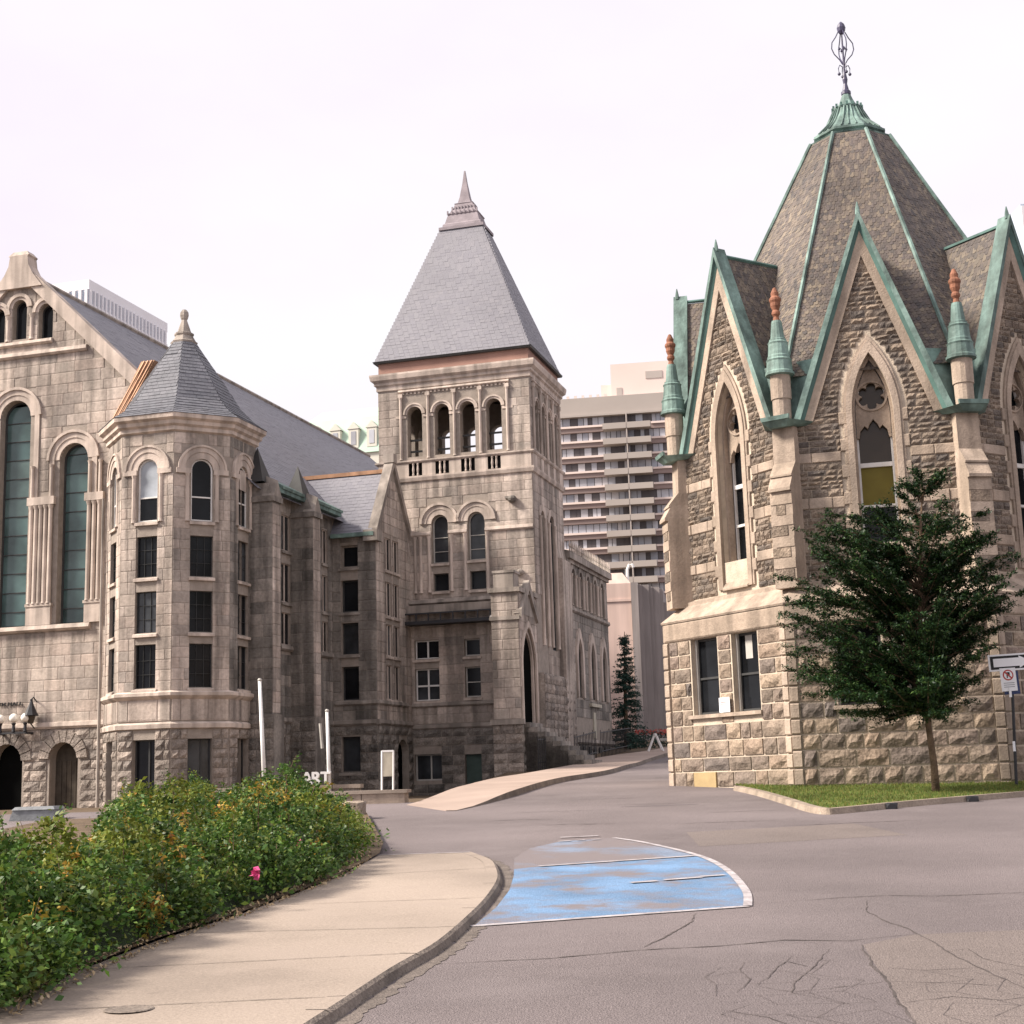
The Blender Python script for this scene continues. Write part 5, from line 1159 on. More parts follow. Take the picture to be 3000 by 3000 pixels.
for i, op in enumerate(low): window(TO, Ft, op, .22, .05, 'white_paint' if i < 2 else 'frame_grey', vbars=((-20.82,) if i < 2 else ()), hbars=([min(z for _, z in op)+.62] if i % 2 else []), bar=.07 if i < 2 else .04, sill=.06, sillmat='hall_trim')
for op in bsm: window(TO, Ft, op, .25, .06, 'frame_grey', vbars=(-20.78,), bar=.06)
m = MB(); m.poly([Ft.P(x, z, -.2) for x, z in gdr[0]]); m.build('door', 'door_green', TO)
tb(Ft, A0, PA0, 9.05, 9.28, .30, 'soot_shade_trim'); tb(Ft, A0, A1, 3.86, 4.06, .10, 'soot_shade_trim'); tb(Ft, -21.5, PA0, 4.78, 4.96, .12, 'soot_shade_trim')
# dark iron balcony below the string course
b = MB(); b.box(-21.6, PA0-.02, T0-.75, T0, 8.20, 8.34); B_ = b.build('iron_balcony', 'iron', TO); b = MB(); b.box(-21.6, PA0-.02, T0-.72, T0-.70, 8.62, 8.68); b.build('rail', 'iron', B_)
for x in np.linspace(-21.55, PA0-.1, 9):
    q = MB(); q.box(x-.03, x+.03, T0-.73, T0-.69, 8.34, 8.63); q.build('post', 'iron', B_)
b = MB(); b.box(-21.6, PA0-.02, T0-.55, T0-.01, 8.70, 9.02); b.build('parapet', 'soot_shade_trim', TO)
fl = MB(); fl.ball((-17.62, T0-.85, 8.28), .14, 10, 7); fl.lathe([(.05,8.1),(.16,8.2),(.16,8.24)], (-17.62, T0-.85), 10); fl.build('floodlight', 'globe', TO)
for x, z, r in ((-16.85, 13.32, .2), (-16.6, 10.2, .17)):
    q = MB(); q.ball((x, T0-.12, z), r, 8, 6, .8); q.box(x-.3, x-.05, T0-.2, T0, z+.02, z+.12); q.build('carved_head', 'soot_shade_trim' if z < 12 else 'hall_soot_shade', TO)
# tower roof
rc = ((A0+A1)/2, (T0+T1)/2); hw, hd = (A1-A0)/2+.12, (T1-T0)/2+.12; tw_, td_ = .98, .72
def rq(sx, sy, z): return (rc[0]+sx, rc[1]+sy, z)
zb, zt_ = 19.92, 26.40
cn = [(-1, -1), (1, -1), (1, 1), (-1, 1)]
rm = MB(); rm.add([rq(sx*hw, sy*hd, zb) for sx, sy in cn]+[rq(sx*tw_, sy*td_, zt_) for sx, sy in cn], [(0,1,5,4), (1,2,6,5), (2,3,7,6), (3,0,4,7), (0,3,2,1)]); RR = rm.build('roof', 'slate_pale', TO)
sm = MB()
for i in (0, 1): j = (i+1) % 4; slates(sm, [rq(cn[i][0]*hw, cn[i][1]*hd, zb), rq(cn[j][0]*hw, cn[j][1]*hd, zb), rq(cn[j][0]*tw_, cn[j][1]*td_, zt_), rq(cn[i][0]*tw_, cn[i][1]*td_, zt_)], .24, .16, .008, jit=.003)
sm.build('slates', 'slate_pale', RR, kind='stuff')
ev = MB()
for z0, z1, o0, o1 in ((19.84, 19.93, .10, .16),):
    ev.add([rq(sx*(hw+.02), sy*(hd+.02), z0) for sx, sy in cn]+[rq(sx*(hw+.06), sy*(hd+.06), z1) for sx, sy in cn], [(0,1,5,4), (1,2,6,5), (2,3,7,6), (3,0,4,7), (0,3,2,1), (4,5,6,7)])
ev.build('eaves', 'frame_dark', TO)
cr_ = MB(); prof = [(1.06,.80,26.36),(1.06,.80,26.50),(.92,.70,26.52),(.90,.68,26.66),(.82,.62,26.72),(.70,.52,27.14),(.74,.56,27.2),(.62,.48,27.26),(.56,.42,27.40),(.50,.38,27.44),(.42,.32,27.70),(.45,.34,27.74),(.30,.24,27.80),(.22,.18,28.1),(.10,.09,28.8),(.03,.03,29.4)]
for x, y, z in prof: cr_.v += [rq(sx*x, sy*y, z) for sx, sy in cn]
for k in range(len(prof)-1):
    for i in range(4): j = (i+1) % 4; cr_.f.append((4*k+i, 4*k+j, 4*k+4+j, 4*k+4+i))
CRN = cr_.build('spire_crown', 'crown_pink', TO)
for i in range(8):
    for z, o in ((27.22, .70), (27.45, .52)):
        x = -o+2*o*i/7; q = MB(); q.box(rc[0]+x-.03, rc[0]+x+.03, rc[1]-(.56 if z < 27.3 else .42), rc[1]-(.5 if z < 27.3 else .36), z-.06, z+.12); q.build('crown_stud', 'crown_pink', CRN)
# tower side: lancets, buttress strip, base
for op in lan: window(TO, Fr, op, .10, .05, 'frame_dark')
for c, r, zs in ((1.32, .27, 12.7), (2.82, .38, 12.6)):
    m = MB(); ring_mesh(m, Fr, arc_pts(c, r, zs), arc_pts(c, r+.28, zs), -.05, .06); m.build('arch', 'hall_trim', TO)
    for sg in (-1, 1):
        q = MB(); q.lathe([(.09,7.2),(.075,7.3),(.07,zs-.2),(.10,zs)], Fr.P(c+sg*(r+.12), 0, .05)[:2], 8); q.build('colonnette', 'hall_trim', TO)
m = MB(); m.fbox(Fr, 3.55, W-.02, 2.0, 11.2, -.02, .28); m.hexa([Fr.P(3.55, 11.2, .28), Fr.P(W-.02, 11.2, .28), Fr.P(W-.02, 11.2, -.02), Fr.P(3.55, 11.2, -.02)], [Fr.P(3.55, 11.25, .1), Fr.P(W-.02, 11.25, .1), Fr.P(W-.02, 11.9, -.02), Fr.P(3.55, 11.9, -.02)]); m.build('buttress', 'hall_ashlar', TO)
m = MB(); m.fbox(Fr, .02, W+.1, 1.2, 6.0, -.02, .22); BS = m.build('base', 'hall_soot_shade', TO)
rr = []; lay(rr, Face(Fr.P(0, 0, .22)[:2], (0, 1)), [(.02, 1.3), (W+.1, 1.3), (W+.1, 5.95), (.02, 5.95)], [], courses(1.3, 5.95, .36), (.4, .95), .03, .08, 'rock', 'hall_rock')
q = MB()
for (F, s0, s1, z0, z1, pr, st_, k, mat) in rr:
    c = F.P((s0+s1)/2, (z0+z1)/2, .002); ca, sa = F.d; V, Fs_ = UNITS[st_][k]; q.add([(c[0]+ca*x*(s1-s0)-sa*y*pr, c[1]+sa*x*(s1-s0)+ca*y*pr, c[2]+z*(z1-z0)) for x, y, z in V], Fs_)
q.build('stonework', 'hall_rock', BS, kind='stuff')
# portal: pointed arch, gable hood, pier cap, dark entrance
m = MB(); pa = lambda hw, za, z0: [(1.22+hw, z0)]+pointed_arc(1.22, hw, 6.2, za)+[(1.22-hw, z0)]
ring_mesh(m, Pr, pa(.98, 7.75, 3.9), pa(1.12, 8.0, 3.9), -.08, .07); ring_mesh(m, Pr, pa(.86, 7.55, 3.9), pa(.985, 7.76, 3.9), -.15, -.05); m.build('surround', 'hall_trim', TO)
m = MB(); m.poly([Pr.P(x, z, -.16) for x, z in arch_]); m.build('entrance', 'shade_void', TO)  # black plate close behind the arch paints the dark interior
m = MB()
for sg in (-1, 1):
    p0, p1 = (1.22+sg*1.25, 8.0), (1.22, 9.55)
    m.add([Pr.P(p0[0], p0[1], .14), Pr.P(p0[0], p0[1]+.35, .14), Pr.P(p1[0], p1[1]+.1, .14), Pr.P(p1[0], p1[1]-.3, .14), Pr.P(p0[0], p0[1], -.1), Pr.P(p0[0], p0[1]+.35, -.1), Pr.P(p1[0], p1[1]+.1, -.1), Pr.P(p1[0], p1[1]-.3, -.1)], [(0,1,2,3), (1,5,6,2), (0,3,7,4), (4,7,6,5), (0,4,5,1)])
m.add([Pr.P(-.05, 8.2, .03), Pr.P(2.5, 8.2, .03), Pr.P(1.22, 9.5, .03), Pr.P(1.22, 9.5, -.2), Pr.P(-.05, 8.2, -.2), Pr.P(2.5, 8.2, -.2)], [(0,1,2), (0,2,3,4), (1,5,3,2)])
m.build('gable_hood', 'soot_shade_trim', TO)
m = MB(); m.box(PA0-.1, PA1+.1, PB0-.12, PB1-.02, 9.06, 9.24); m.box(PA0+.1, PA1-.2, PB0+.05, PB0+.85, 9.24, 9.85); m.box(PA0+.06, PA1-.16, PB0+.02, PB0+.9, 9.85, 9.95); m.build('portal_cap', 'soot_shade_trim', TO); MB().box(PA0-.06, PA1+.05, PB0-.08, PB0+.1, 7.95, 8.1).build('string_course', 'soot_shade_trim', TO); MB().box(PA0-.12, PA1+.12, PB0-.13, PB0+.1, 3.84, 4.04).build('string_course', 'soot_shade_trim', TO)
for i in range(9):
    s = MB(); s.box(PA1-.3, PA1+.25+.30*(8-i), PB0+.3, PB0+2.2, 1.6+.0, 2.2+.19*i+.19); s.build('step', 'hall_soot_shade', TO)  # shade by the portal put into the step colour
# rear wing trims
m = MB(); m.fbox(Fq, -.05, WL+.12, 11.30, 11.45, -.02, .12); m.fbox(Fq, -.05, WL+.2, 11.45, 11.75, -.02, .26); m.build('cornice', 'soot_shade_trim', TO)
m = MB(); m.add([Fq.P(0, 11.76, .26), Fq.P(WL+.2, 11.76, .26), Fq.P(WL+.2, 12.5, -2.5), Fq.P(0, 12.5, -2.5)], [(0,1,2,3)]); m.build('wing_roof', 'copper_dark', TO)
for i in range(26):
    q = MB(); q.lathe([(.04,11.75),(.03,11.95),(.06,12.0),(.012,12.28)], Fq.P(.2+i*(WL-.2)/25, 0, .2)[:2], 5); q.build('cresting', 'hall_trim', TO)
band(Fq, 0, WL, 9.1, 9.3, .14, 'soot_shade_trim', 'string_course', TO); band(Fq, 0, WL, 3.2, 3.42, .16, 'soot_shade_trim', 'string_course', TO)
for op, c in zip(up, (1.3, 2.75, 4.2, 5.65, 7.1)):
    window(TO, Fq, op, .08, .03, 'frame_dark'); m = MB(); ring_mesh(m, Fq, arc_pts(c, .27, 10.85), arc_pts(c, .50, 10.85), -.05, .06); m.build('arch', 'soot_shade_trim', TO)
    for sg in (-1, 1): q = MB(); q.lathe([(.09,9.4),(.07,9.5),(.07,10.7),(.11,10.85)], Fq.P(c+sg*.42, 0, .05)[:2], 8); q.build('colonnette', 'hall_trim', TO)
for op, c in zip(lo_, (2.0, 4.5, 6.9)):
    window(TO, Fq, op, .10, .04, 'frame_dark'); m = MB(); pz = lambda hw, za: [(c+hw, 5.3)]+pointed_arc(c, hw, 7.1, za)+[(c-hw, 5.3)]; ring_mesh(m, Fq, pz(.42, 8.0), pz(.70, 8.45), -.05, .10); m.build('arch', 'hall_trim', TO)
m = MB(); m.fbox(Fq, 3.6, 5.6, 4.95, 5.1, -.02, .16); m.fbox(Fq, 4.3, 4.75, 3.5, 4.7, -.02, .05); m.build('panel', 'board_beige', TO)
for i in range(7):
    q = MB(); q.fbox(Fq, .9+i*1.05, 1.25+i*1.05, 1.6, 3.1, .02, .10); q.build('basement_grille', 'frame_dark', TO)

# ------------------------------------------------------------------ buildings behind
# slab apartment block on the hill
rz = rad(-9); AB = thing('apartment_block', 'tall brown apartment slab with rows of balconies behind the tower', 'building', (10.0, 265, 3), rz)
FA = Face((0, 0), (1, 0)); NF = 19; H0 = 66.5; SH = 2.86; WT = 27.
m = MB(); m.box(-3, WT, .6, 14, 0, H0+.8); m.build('core', 'far_dark', AB)
m = MB(); m.box(-3, WT, -.1, 14, H0-2.1, H0+1.6); m.box(-3, WT, -.6, 0, H0-2.1, H0-1.75); m.build('parapet', 'far_slab', AB)
m = MB(); m.box(9, WT, 2, 13, H0+1.6, H0+8.2); m.box(7, 9.2, 3, 12, H0+1.6, H0+4.6); PH = m.build('penthouse', 'far_pink', AB)
MB().box(15.5, 18.6, 1.9, 2.1, H0+5, H0+6.4).build('louvre', 'far_concrete', PH); MB().box(10, 11, 1.9, 2.1, H0+1.8, H0+3.6).build('louvre', 'far_concrete', PH)
for x in np.arange(-2, 9, 1.4): MB().box(x, x+.5, -.05, .2, H0+1.6, H0+2.1).build('roof_unit', 'far_pink', AB)
random.seed(5)
for f_ in range(NF):
    z = H0-2.1-SH*(f_+1)
    if z < 8: break
    # left part: brick spandrel, right part the same; balconies in the middle stand forward
    [MB().box(x0, x1, .0, .62, z, z+.85).build('spandrel', 'far_brick', AB) for x0, x1 in ((-3, 7.4), (16.2, WT))]
    [MB().box(x0, x1, -.25, .62, z+.85, z+1.22).build('floor_slab', 'far_pink', AB) for x0, x1 in ((-3, 7.4), (16.2, WT))]
    for x0, x1 in ((7.4, 11.75), (11.85, 16.2)):
        b = MB(); b.box(x0, x1, -1.7, .6, z-.05, z+.16); b.box(x0, x1, -1.7, -1.5, z+.16, z+1.05); b.build('balcony', 'far_slab', AB)
    MB().box(11.7, 11.9, -1.6, .6, z+.16, z+SH-.06).build('divider', 'far_concrete', AB)
    x = -2.6
    while x < WT-1:
        wd = random.choice((.8, 1.1, 1.4)); mat_ = 'glass_far' if random.random() > .30 else 'far_dark'
        zb_ = z+1.22 if (x < 7 or x > 16) else z+.3
        w_ = MB(); w_.box(x, x+wd-.12, .50, .56, zb_, z+SH-.05); w_.build('window', mat_, AB); x += wd
# pale stepped concrete building up the lane
PB = thing('concrete_building', 'plain pale pink concrete building at the top of the lane', 'building', (7.2, 90, 3.2), rad(-8))
m = MB(); m.box(-3.4, .1, -2, 10, -1, 10.0); m.box(-3.4, .1, -2.06, -2, 8.9, 9.05); m.hexa([(-3.4,-2,10),(.1,-2,10),(.1,4,10),(-3.4,4,10)], [(-2.4,-1.6,10.7),(-.4,-1.6,10.7),(-.4,4,10.7),(-2.4,4,10.7)]); m.build('wall', 'pink_concrete', PB)
m = MB()
for i in range(5): m.box(.12+i*.62, .12+i*.62+.42, -2.2+.55*i, 10, -1, 10.0-.1*i-(.8 if i > 2 else 0)); m.box(.12+i*.62+.42, .12+i*.62+.62, -1.9+.55*i, 10, -1, 9.9-.1*i-(.8 if i > 2 else 0))
m.build('fluted_wall', 'grey_concrete', PB)
v = thing('vent_pipe', 'white hooked vent pipe on the roof of the pale concrete building', 'pipe', (6.9, 88.6, 13.6)); q = MB(); q.tube([(0, 0, -.7), (0, 0, .1), (.02, 0, .5), (.15, 0, .8), (.32, 0, .82), (.38, 0, .62)], .09, 8); q.build('pipe', 'white_pole', v)
for nm, lab, (u, vv, Y), mat_ in (('x', '', (0, 0, 0), ''),): pass
# city towers
ST = thing('office_tower', 'pale glass office tower with white fins above the hall roof', 'building', Lw(-169, 263.2, 0), -TL)
p = px(168, 527, 300); ST.location = (p.x, p.y, 3); HT = p.z-3
m = MB(); m.box(-24, 0, 0, 33, 0, HT-.4); m.build('core', 'tower_glass', ST)
m = MB(); m.box(-24.1, .1, -.1, 33.1, HT-2.2, HT); m.build('roof_band', 'tower_fin', ST)
for i in range(22):
    q = MB(); q.box(-.02, .5, i*1.5+.1, i*1.5+.65, HT-40, HT-2.2); q.build('fin', 'tower_fin', ST)
for i in range(16):
    q = MB(); q.box(-i*1.5-.7, -i*1.5-.1, -.5, .02, HT-40, HT-2.2); q.build('fin', 'tower_fin', ST)
for i in range(9):
    q = MB(); q.box(-.02, .22, 0, 33, HT-6-i*3.6, HT-5.2-i*3.6); q.build('floor_band', 'tower_fin', ST)
GB = thing('green_roofed_building', 'pale green mansard roofed building seen between the hall roof and the tower', 'building', (-27, 220, 3), rad(-16))
m = MB(); m.box(-6, 9, 0, 14, 0, 48.5); m.build('wall', 'far_cream', GB)
m = MB(); m.hexa([(-6.3,-.3,48.5),(9.3,-.3,48.5),(9.3,14,48.5),(-6.3,14,48.5)], [(-5,1.5,54.6),(8,1.5,54.6),(8,12,54.6),(-5,12,54.6)]); m.hexa([(-5,1.5,54.6),(8,1.5,54.6),(8,12,54.6),(-5,12,54.6)], [(-3.4,3.4,56.4),(6.4,3.4,56.4),(6.4,10,56.4),(-3.4,10,56.4)]); m.build('roof', 'far_green', GB)
for x in (-3.6, -.6, 2.4, 5.4):
    d = MB(); d.box(x, x+1.6, -.1, 2.5, 49.4, 52.4); d.add([(x-.2, -.2, 52.4), (x+1.8, -.2, 52.4), (x+.8, -.2, 53.5), (x-.2, 2.5, 52.4), (x+1.8, 2.5, 52.4), (x+.8, 2.5, 53.5)], [(0,1,2), (0,2,5,3), (1,4,5,2)]); d = d.build('dormer', 'far_cream', GB)
    q = MB(); q.box(x+.4, x+1.2, -.16, -.1, 49.9, 52.0); q.build('window', 'glass_far', d)
BT = thing('blue_office_slab', 'blue grey office slab at the right edge beyond the octagonal building', 'building', (0, 0, 3)); p = px(1925, 385, 280); BT.location = (p.x, p.y, 3)
m = MB(); m.box(0, 30, 0, 20, 0, p.z-3); m.build('core', 'tower_glass', BT)
for i in range(14):
    q = MB(); q.box(i*2.+.0, i*2.+.6, -.4, .02, 0, p.z-3.5); q.build('fin', 'tower_fin', BT)

# ------------------------------------------------------------------ foliage
def leafmesh(name, P, size, mat, parent, up=.35, kind=None, aspect=.55, nrm=None):
    P = np.asarray(P); n = len(P); t = RNG.normal(0, 1, (n, 3)); t[:, 2] *= .6; t /= np.linalg.norm(t, axis=1)[:, None]
    a = RNG.normal(0, 1, (n, 3)); a[:, 2] += up*3
    if nrm is not None: a += nrm*1.2
    b = np.cross(t, a); b /= np.linalg.norm(b, axis=1)[:, None]; nn = np.cross(b, t)
    s = (size*RNG.uniform(.6, 1.35, n))[:, None]
    V = np.empty((n, 4, 3)); V[:, 0] = P-t*s; V[:, 1] = P+b*s*aspect+nn*s*.18; V[:, 2] = P+t*s; V[:, 3] = P-b*s*aspect+nn*s*.18
    F = (np.arange(n)*4)[:, None]+np.array([[0, 1, 2, 3]])
    return meshobj(name, V.reshape(-1, 3), F, mat, parent, kind)
# rose hedge
HP = [(-3.12,8.9),(-3.08,10.5),(-2.9,11.9),(-2.56,13.4),(-2.30,15.0),(-2.06,16.5),(-2.0,18.5),(-2.12,19.4),(-2.35,21),(-2.8,24),(-3.2,27.0),(-7.2,27.4),(-6.0,22),(-4.9,17.2),(-4.5,14.5),(-4.7,12.8),(-4.4,8.6)]
HG = thing('rose_hedge', 'broad rose hedge turning yellow and rust in places beside the pavement', 'hedge', (-3.5, 15, .6), 0, (-3.5, 15, .6))
def dist_poly(X, Y):
    D = np.full(len(X), 1e9)
    for i in range(len(HP)):
        (x0, y0), (x1, y1) = HP[i], HP[(i+1) % len(HP)]; dx, dy = x1-x0, y1-y0; t = np.clip(((X-x0)*dx+(Y-y0)*dy)/(dx*dx+dy*dy), 0, 1)
        D = np.minimum(D, np.hypot(X-x0-t*dx, Y-y0-t*dy))
    return D
def hnoise(X, Y): return .08*np.sin(1.7*X+.6*Y+1)+.07*np.sin(2.9*Y-1.1*X)+.07*np.sin(5.1*X+2+.8*Y)+.06*np.sin(4.3*Y+3.1*X)+.06*np.sin(9*X-7*Y)+.05*np.sin(13*Y+8*X)
def hheight(X, Y):
    base = .55+.05*np.clip((Y-13)/4, 0, 1)-.24*np.clip((Y-19)/4, 0, 1)
    base = base + .30*np.exp(-((Y-24)**2)/9-((X+6.3)**2)/.5)
    return (base+hnoise(X, Y))*np.clip(dist_poly(X, Y)/.55, .0, 1)**.42
OFFH = np.array([-3.5, 15, .6])
CL = []; tries = 0
while len(CL) < 440 and tries < 30000:
    tries += 1
    y = 8.7+18.6*RNG.uniform()**1.35; x = RNG.uniform(-7.3, -1.8); a_ = (np.array([x]), np.array([y]))
    if not inside(HP, *a_)[0]: continue
    d = dist_poly(*a_)[0]
    if d < .10: continue
    sp_ = .27+.012*(y-9)
    if any((x-c[0])**2+(y-c[1])**2 < sp_*sp_ for c in CL[-400:]): continue
    h = float(hheight(*a_)[0]); r = RNG.uniform(.17, .34); CL.append((x, y, d, h, r))
GR, YE, RU, ST_ = [], [], [], MB()
for x, y, d, h, r in CL:
    h = h*RNG.uniform(.66, 1.28)+.05; zc = .04*y+.11+max(h-r*.55, .12)
    n = int(620*(r/.27)**2*min(1, (12.5/y)**1.15))
    v = RNG.normal(0, 1, (n, 3)); v[:, 2] += .35; v /= np.linalg.norm(v, axis=1)[:, None]
    P = np.array([x, y, zc])+v*(r*RNG.uniform(.55, 1.12, n))[:, None]*np.array([1, 1, .85])
    k = RNG.uniform(); (YE if k < .20 else RU if k < .255 else GR).append(P)
    if d < .5:      # foliage hanging down the flank
        m_ = int(n*.8); t = RNG.uniform(0, 1, m_); P = np.c_[x+RNG.normal(0, r*.6, m_), y+RNG.normal(0, r*.8, m_), .04*y+.13+t*max(zc-.04*y-.1, .2)]; GR.append(P)
    for q in range(RNG.integers(1, 4)):      # arching shoots
        a = RNG.uniform(0, 6.28); l = RNG.uniform(.15, .40); dr = np.array([np.cos(a)*.45, np.sin(a)*.45, 1.]); b = np.array([x, y, zc+r*.3]); nn_ = int(12+l*50); t = RNG.uniform(.1, 1, nn_)
        P = b+np.outer(t*l, dr)+RNG.normal(0, .03, (nn_, 3)); P[:, 2] -= .25*l*t*t
        (RU if RNG.uniform() < .14 else YE if RNG.uniform() < .3 else GR).append(P)
        if q == 0 and y < 20: e_ = b+dr*l*.8; ST_.tube([tuple(b-np.array([0, 0, r])), tuple(b), tuple(e_)], [.006, .005, .002], 4)
for nm, L_, mt in (('foliage', GR, 'leaf_rose'), ('yellow_leaves', YE, 'leaf_yellow'), ('rusty_leaves', RU, 'leaf_rust')):
    A_ = np.vstack(L_); k = RNG.uniform(0, 1, len(A_)) < .5
    leafmesh(nm, A_[k]-OFFH, .021, mt, HG, .2); leafmesh(nm, A_[~k]-OFFH, .030, mt, HG, .2); print(nm, len(A_))
ST_.build('stems', 'bark', HG, kind='stuff')
# dark sheet under the leaves, painting the shade in the hedge gaps
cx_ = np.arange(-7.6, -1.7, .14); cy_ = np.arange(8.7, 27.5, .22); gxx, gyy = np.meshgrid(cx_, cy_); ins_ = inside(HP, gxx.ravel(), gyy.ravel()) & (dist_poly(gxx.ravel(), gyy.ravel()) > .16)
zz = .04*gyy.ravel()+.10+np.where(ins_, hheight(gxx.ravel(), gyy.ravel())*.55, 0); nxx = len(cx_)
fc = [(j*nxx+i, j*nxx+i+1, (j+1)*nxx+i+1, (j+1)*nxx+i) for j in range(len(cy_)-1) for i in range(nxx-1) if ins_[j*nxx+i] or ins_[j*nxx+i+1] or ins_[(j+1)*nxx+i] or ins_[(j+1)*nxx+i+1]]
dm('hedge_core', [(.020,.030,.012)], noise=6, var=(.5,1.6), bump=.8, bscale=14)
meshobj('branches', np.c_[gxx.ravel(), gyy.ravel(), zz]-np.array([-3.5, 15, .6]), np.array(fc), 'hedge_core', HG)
def rose(u, v, Y, s=.045):
    c = px(u, v, Y); pp = []
    for i in range(13):
        t = i*2.4; r = s*(.25+.75*i/13); pp.append((c.x+r*math.cos(t)*.8+.0-3.5*0, c.y-.03+r*.4*math.sin(t*1.3), c.z+r*math.sin(t)))
    leafmesh('rose', np.array(pp)-np.array([-3.5, 15, .6]), s*.75, 'petal', HG, .0, aspect=.8)
rose(483, 1647, 13.55, .045); rose(566, 1590, 15.6, .03)
# leaf litter along the bed edge
n = 1300; t = RNG.integers(0, 7, n); q = RNG.uniform(0, 1, n)
lx = np.array([HP[i][0]+(HP[i+1][0]-HP[i][0])*f for i, f in zip(t, q)])+RNG.uniform(-.05, .16, n); ly = np.array([HP[i][1]+(HP[i+1][1]-HP[i][1])*f for i, f in zip(t, q)])
tag(leafmesh('leaf_litter', np.c_[lx, ly, np.where(lx > np.array([HP[i][0]+(HP[i+1][0]-HP[i][0])*f for i, f in zip(t, q)])+.06, .074, .10)+.04*ly+RNG.uniform(0, .012, n)], .018, 'litter', None, 1.5, kind='stuff'), 'dry pale leaf litter along the edge of the hedge bed', 'leaf litter')
# young tree on the lawn
TB = Vector((8.02, 28.87, .04*28.87+.11))
TR_ = thing('young_tree', 'young dark green tree with a slim trunk on the grass strip', 'tree', TB, 0, tuple(TB))
def zt(v): return px(1700, v, 28.9).z
trunk = [TB+Vector((0, 0, -.1)), px(1762, 1440, 28.87), px(1752, 1370, 28.87), px(1748, 1320, 28.87), px(1742, 1220, 28.9), px(1735, 1100, 28.9), px(1737, 1000, 28.9), px(1740, 930, 28.9)]
m = MB(); m.tube(trunk, [.085, .068, .06, .058, .05, .04, .028, .012], 9); m.build('trunk', 'bark', TR_, smooth=True)
env = [(890, 1728, 1752), (930, 1690, 1800), (965, 1555, 1850), (1020, 1520, 1850), (1070, 1485, 1915), (1150, 1478, 1915), (1215, 1500, 1865), (1300, 1530, 1845), (1345, 1570, 1800), (1372, 1590, 1690)]
def envx(v):
    for (a, l0, r0), (b, l1, r1) in zip(env, env[1:]):
        if a <= v <= b: k = (v-a)/(b-a); return l0+(l1-l0)*k, r0+(r1-r0)*k
    return None
br = MB(); LP = []; random.seed(31)
for i in range(225):
    v = random.choice([random.uniform(895, 1365), random.uniform(960, 1330)]); l, r = envx(v); side = random.uniform(0, 2*math.pi)
    cxp = 1742; hw_ = ((r-cxp) if math.cos(side) > 0 else (cxp-l))*28.9/2768*random.uniform(.66, 1.16)
    tip = px(cxp, v, 28.9)+Vector((math.cos(side)*hw_, math.sin(side)*min(1.9, hw_*.85), random.uniform(-.1, .15)))
    zb = max(tip.z-random.uniform(.3, 1.05)*min(1.4, abs(hw_)*.55+.25), 2.75)
    base = min(trunk, key=lambda p: abs(p.z-zb)); base = Vector((base.x, base.y, zb))
    midp = base.lerp(tip, .5)+Vector((0, 0, random.uniform(-.12, .14)))
    path = [base, base.lerp(midp, .5)+Vector((0, 0, .04)), midp, midp.lerp(tip, .55)+Vector((0, 0, .05)), tip]
    br.tube(path, [.024, .018, .012, .008, .004], 5)
    ax = (tip-base); L = ax.length; ax.normalize(); sd = ax.cross(Vector((0, 0, 1))).normalized()
    for j in range(int(7+L*10)):           # flat, fern-like side sprays
        t = random.uniform(.15, 1.0); k = t*4; ii = min(int(k), 3); p = path[ii].lerp(path[ii+1], k-ii)
        d = (ax*random.uniform(.5, 1.1)+sd*random.choice((-1, 1))*random.uniform(.4, 1)+Vector((0, 0, random.gauss(.14, .30)))).normalized(); tl = random.uniform(.15, .50)*(1.1-.4*t)
        n = int(tl*96); q = np.linspace(.05, 1, n)[:, None]
        LP.append(np.array(p)[None]+q*np.array(d)[None]*tl+RNG.normal(0, 1, (n, 3))*np.array([.032, .032, .026])+np.array([0, 0, -.06])*q*q)
br.build('branches', 'bark', TR_)
LP = np.vstack(LP); leafmesh('crown', LP-np.array(TB), .037, 'leaf_tree', TR_, .8, aspect=.42)
print('tree leaves', len(LP))
# spruce at the top of the lane
SB = Vector((5.35, 74, 3.05)); SPR = thing('spruce_tree', 'narrow dark spruce beside the rear wing of the tower', 'tree', SB, 0, tuple(SB))
m = MB(); m.tube([SB, SB+Vector((.05, 0, 3)), SB+Vector((.15, 0, 5.85))], [.14, .08, .015], 7); m.build('trunk', 'bark', SPR)
NP = []
for i in range(230):
    h = RNG.uniform(.15, 5.6); r = .12+1.02*(1-h/5.75)**.8*RNG.uniform(.8, 1.1); t = RNG.uniform(0, 2*np.pi); n = int(12+r*46); q = RNG.uniform(.1, 1, n)
    NP.append(np.c_[SB.x+.025*h+np.cos(t)*r*q+RNG.normal(0, .05+.03*q, n), SB.y+np.sin(t)*r*q+RNG.normal(0, .05, n), SB.z+h-.22*q*r+.10*q*q+RNG.normal(0, .035, n)])
leafmesh('crown', np.vstack(NP)-np.array(SB), .075, 'needle', SPR, .2, aspect=.3)

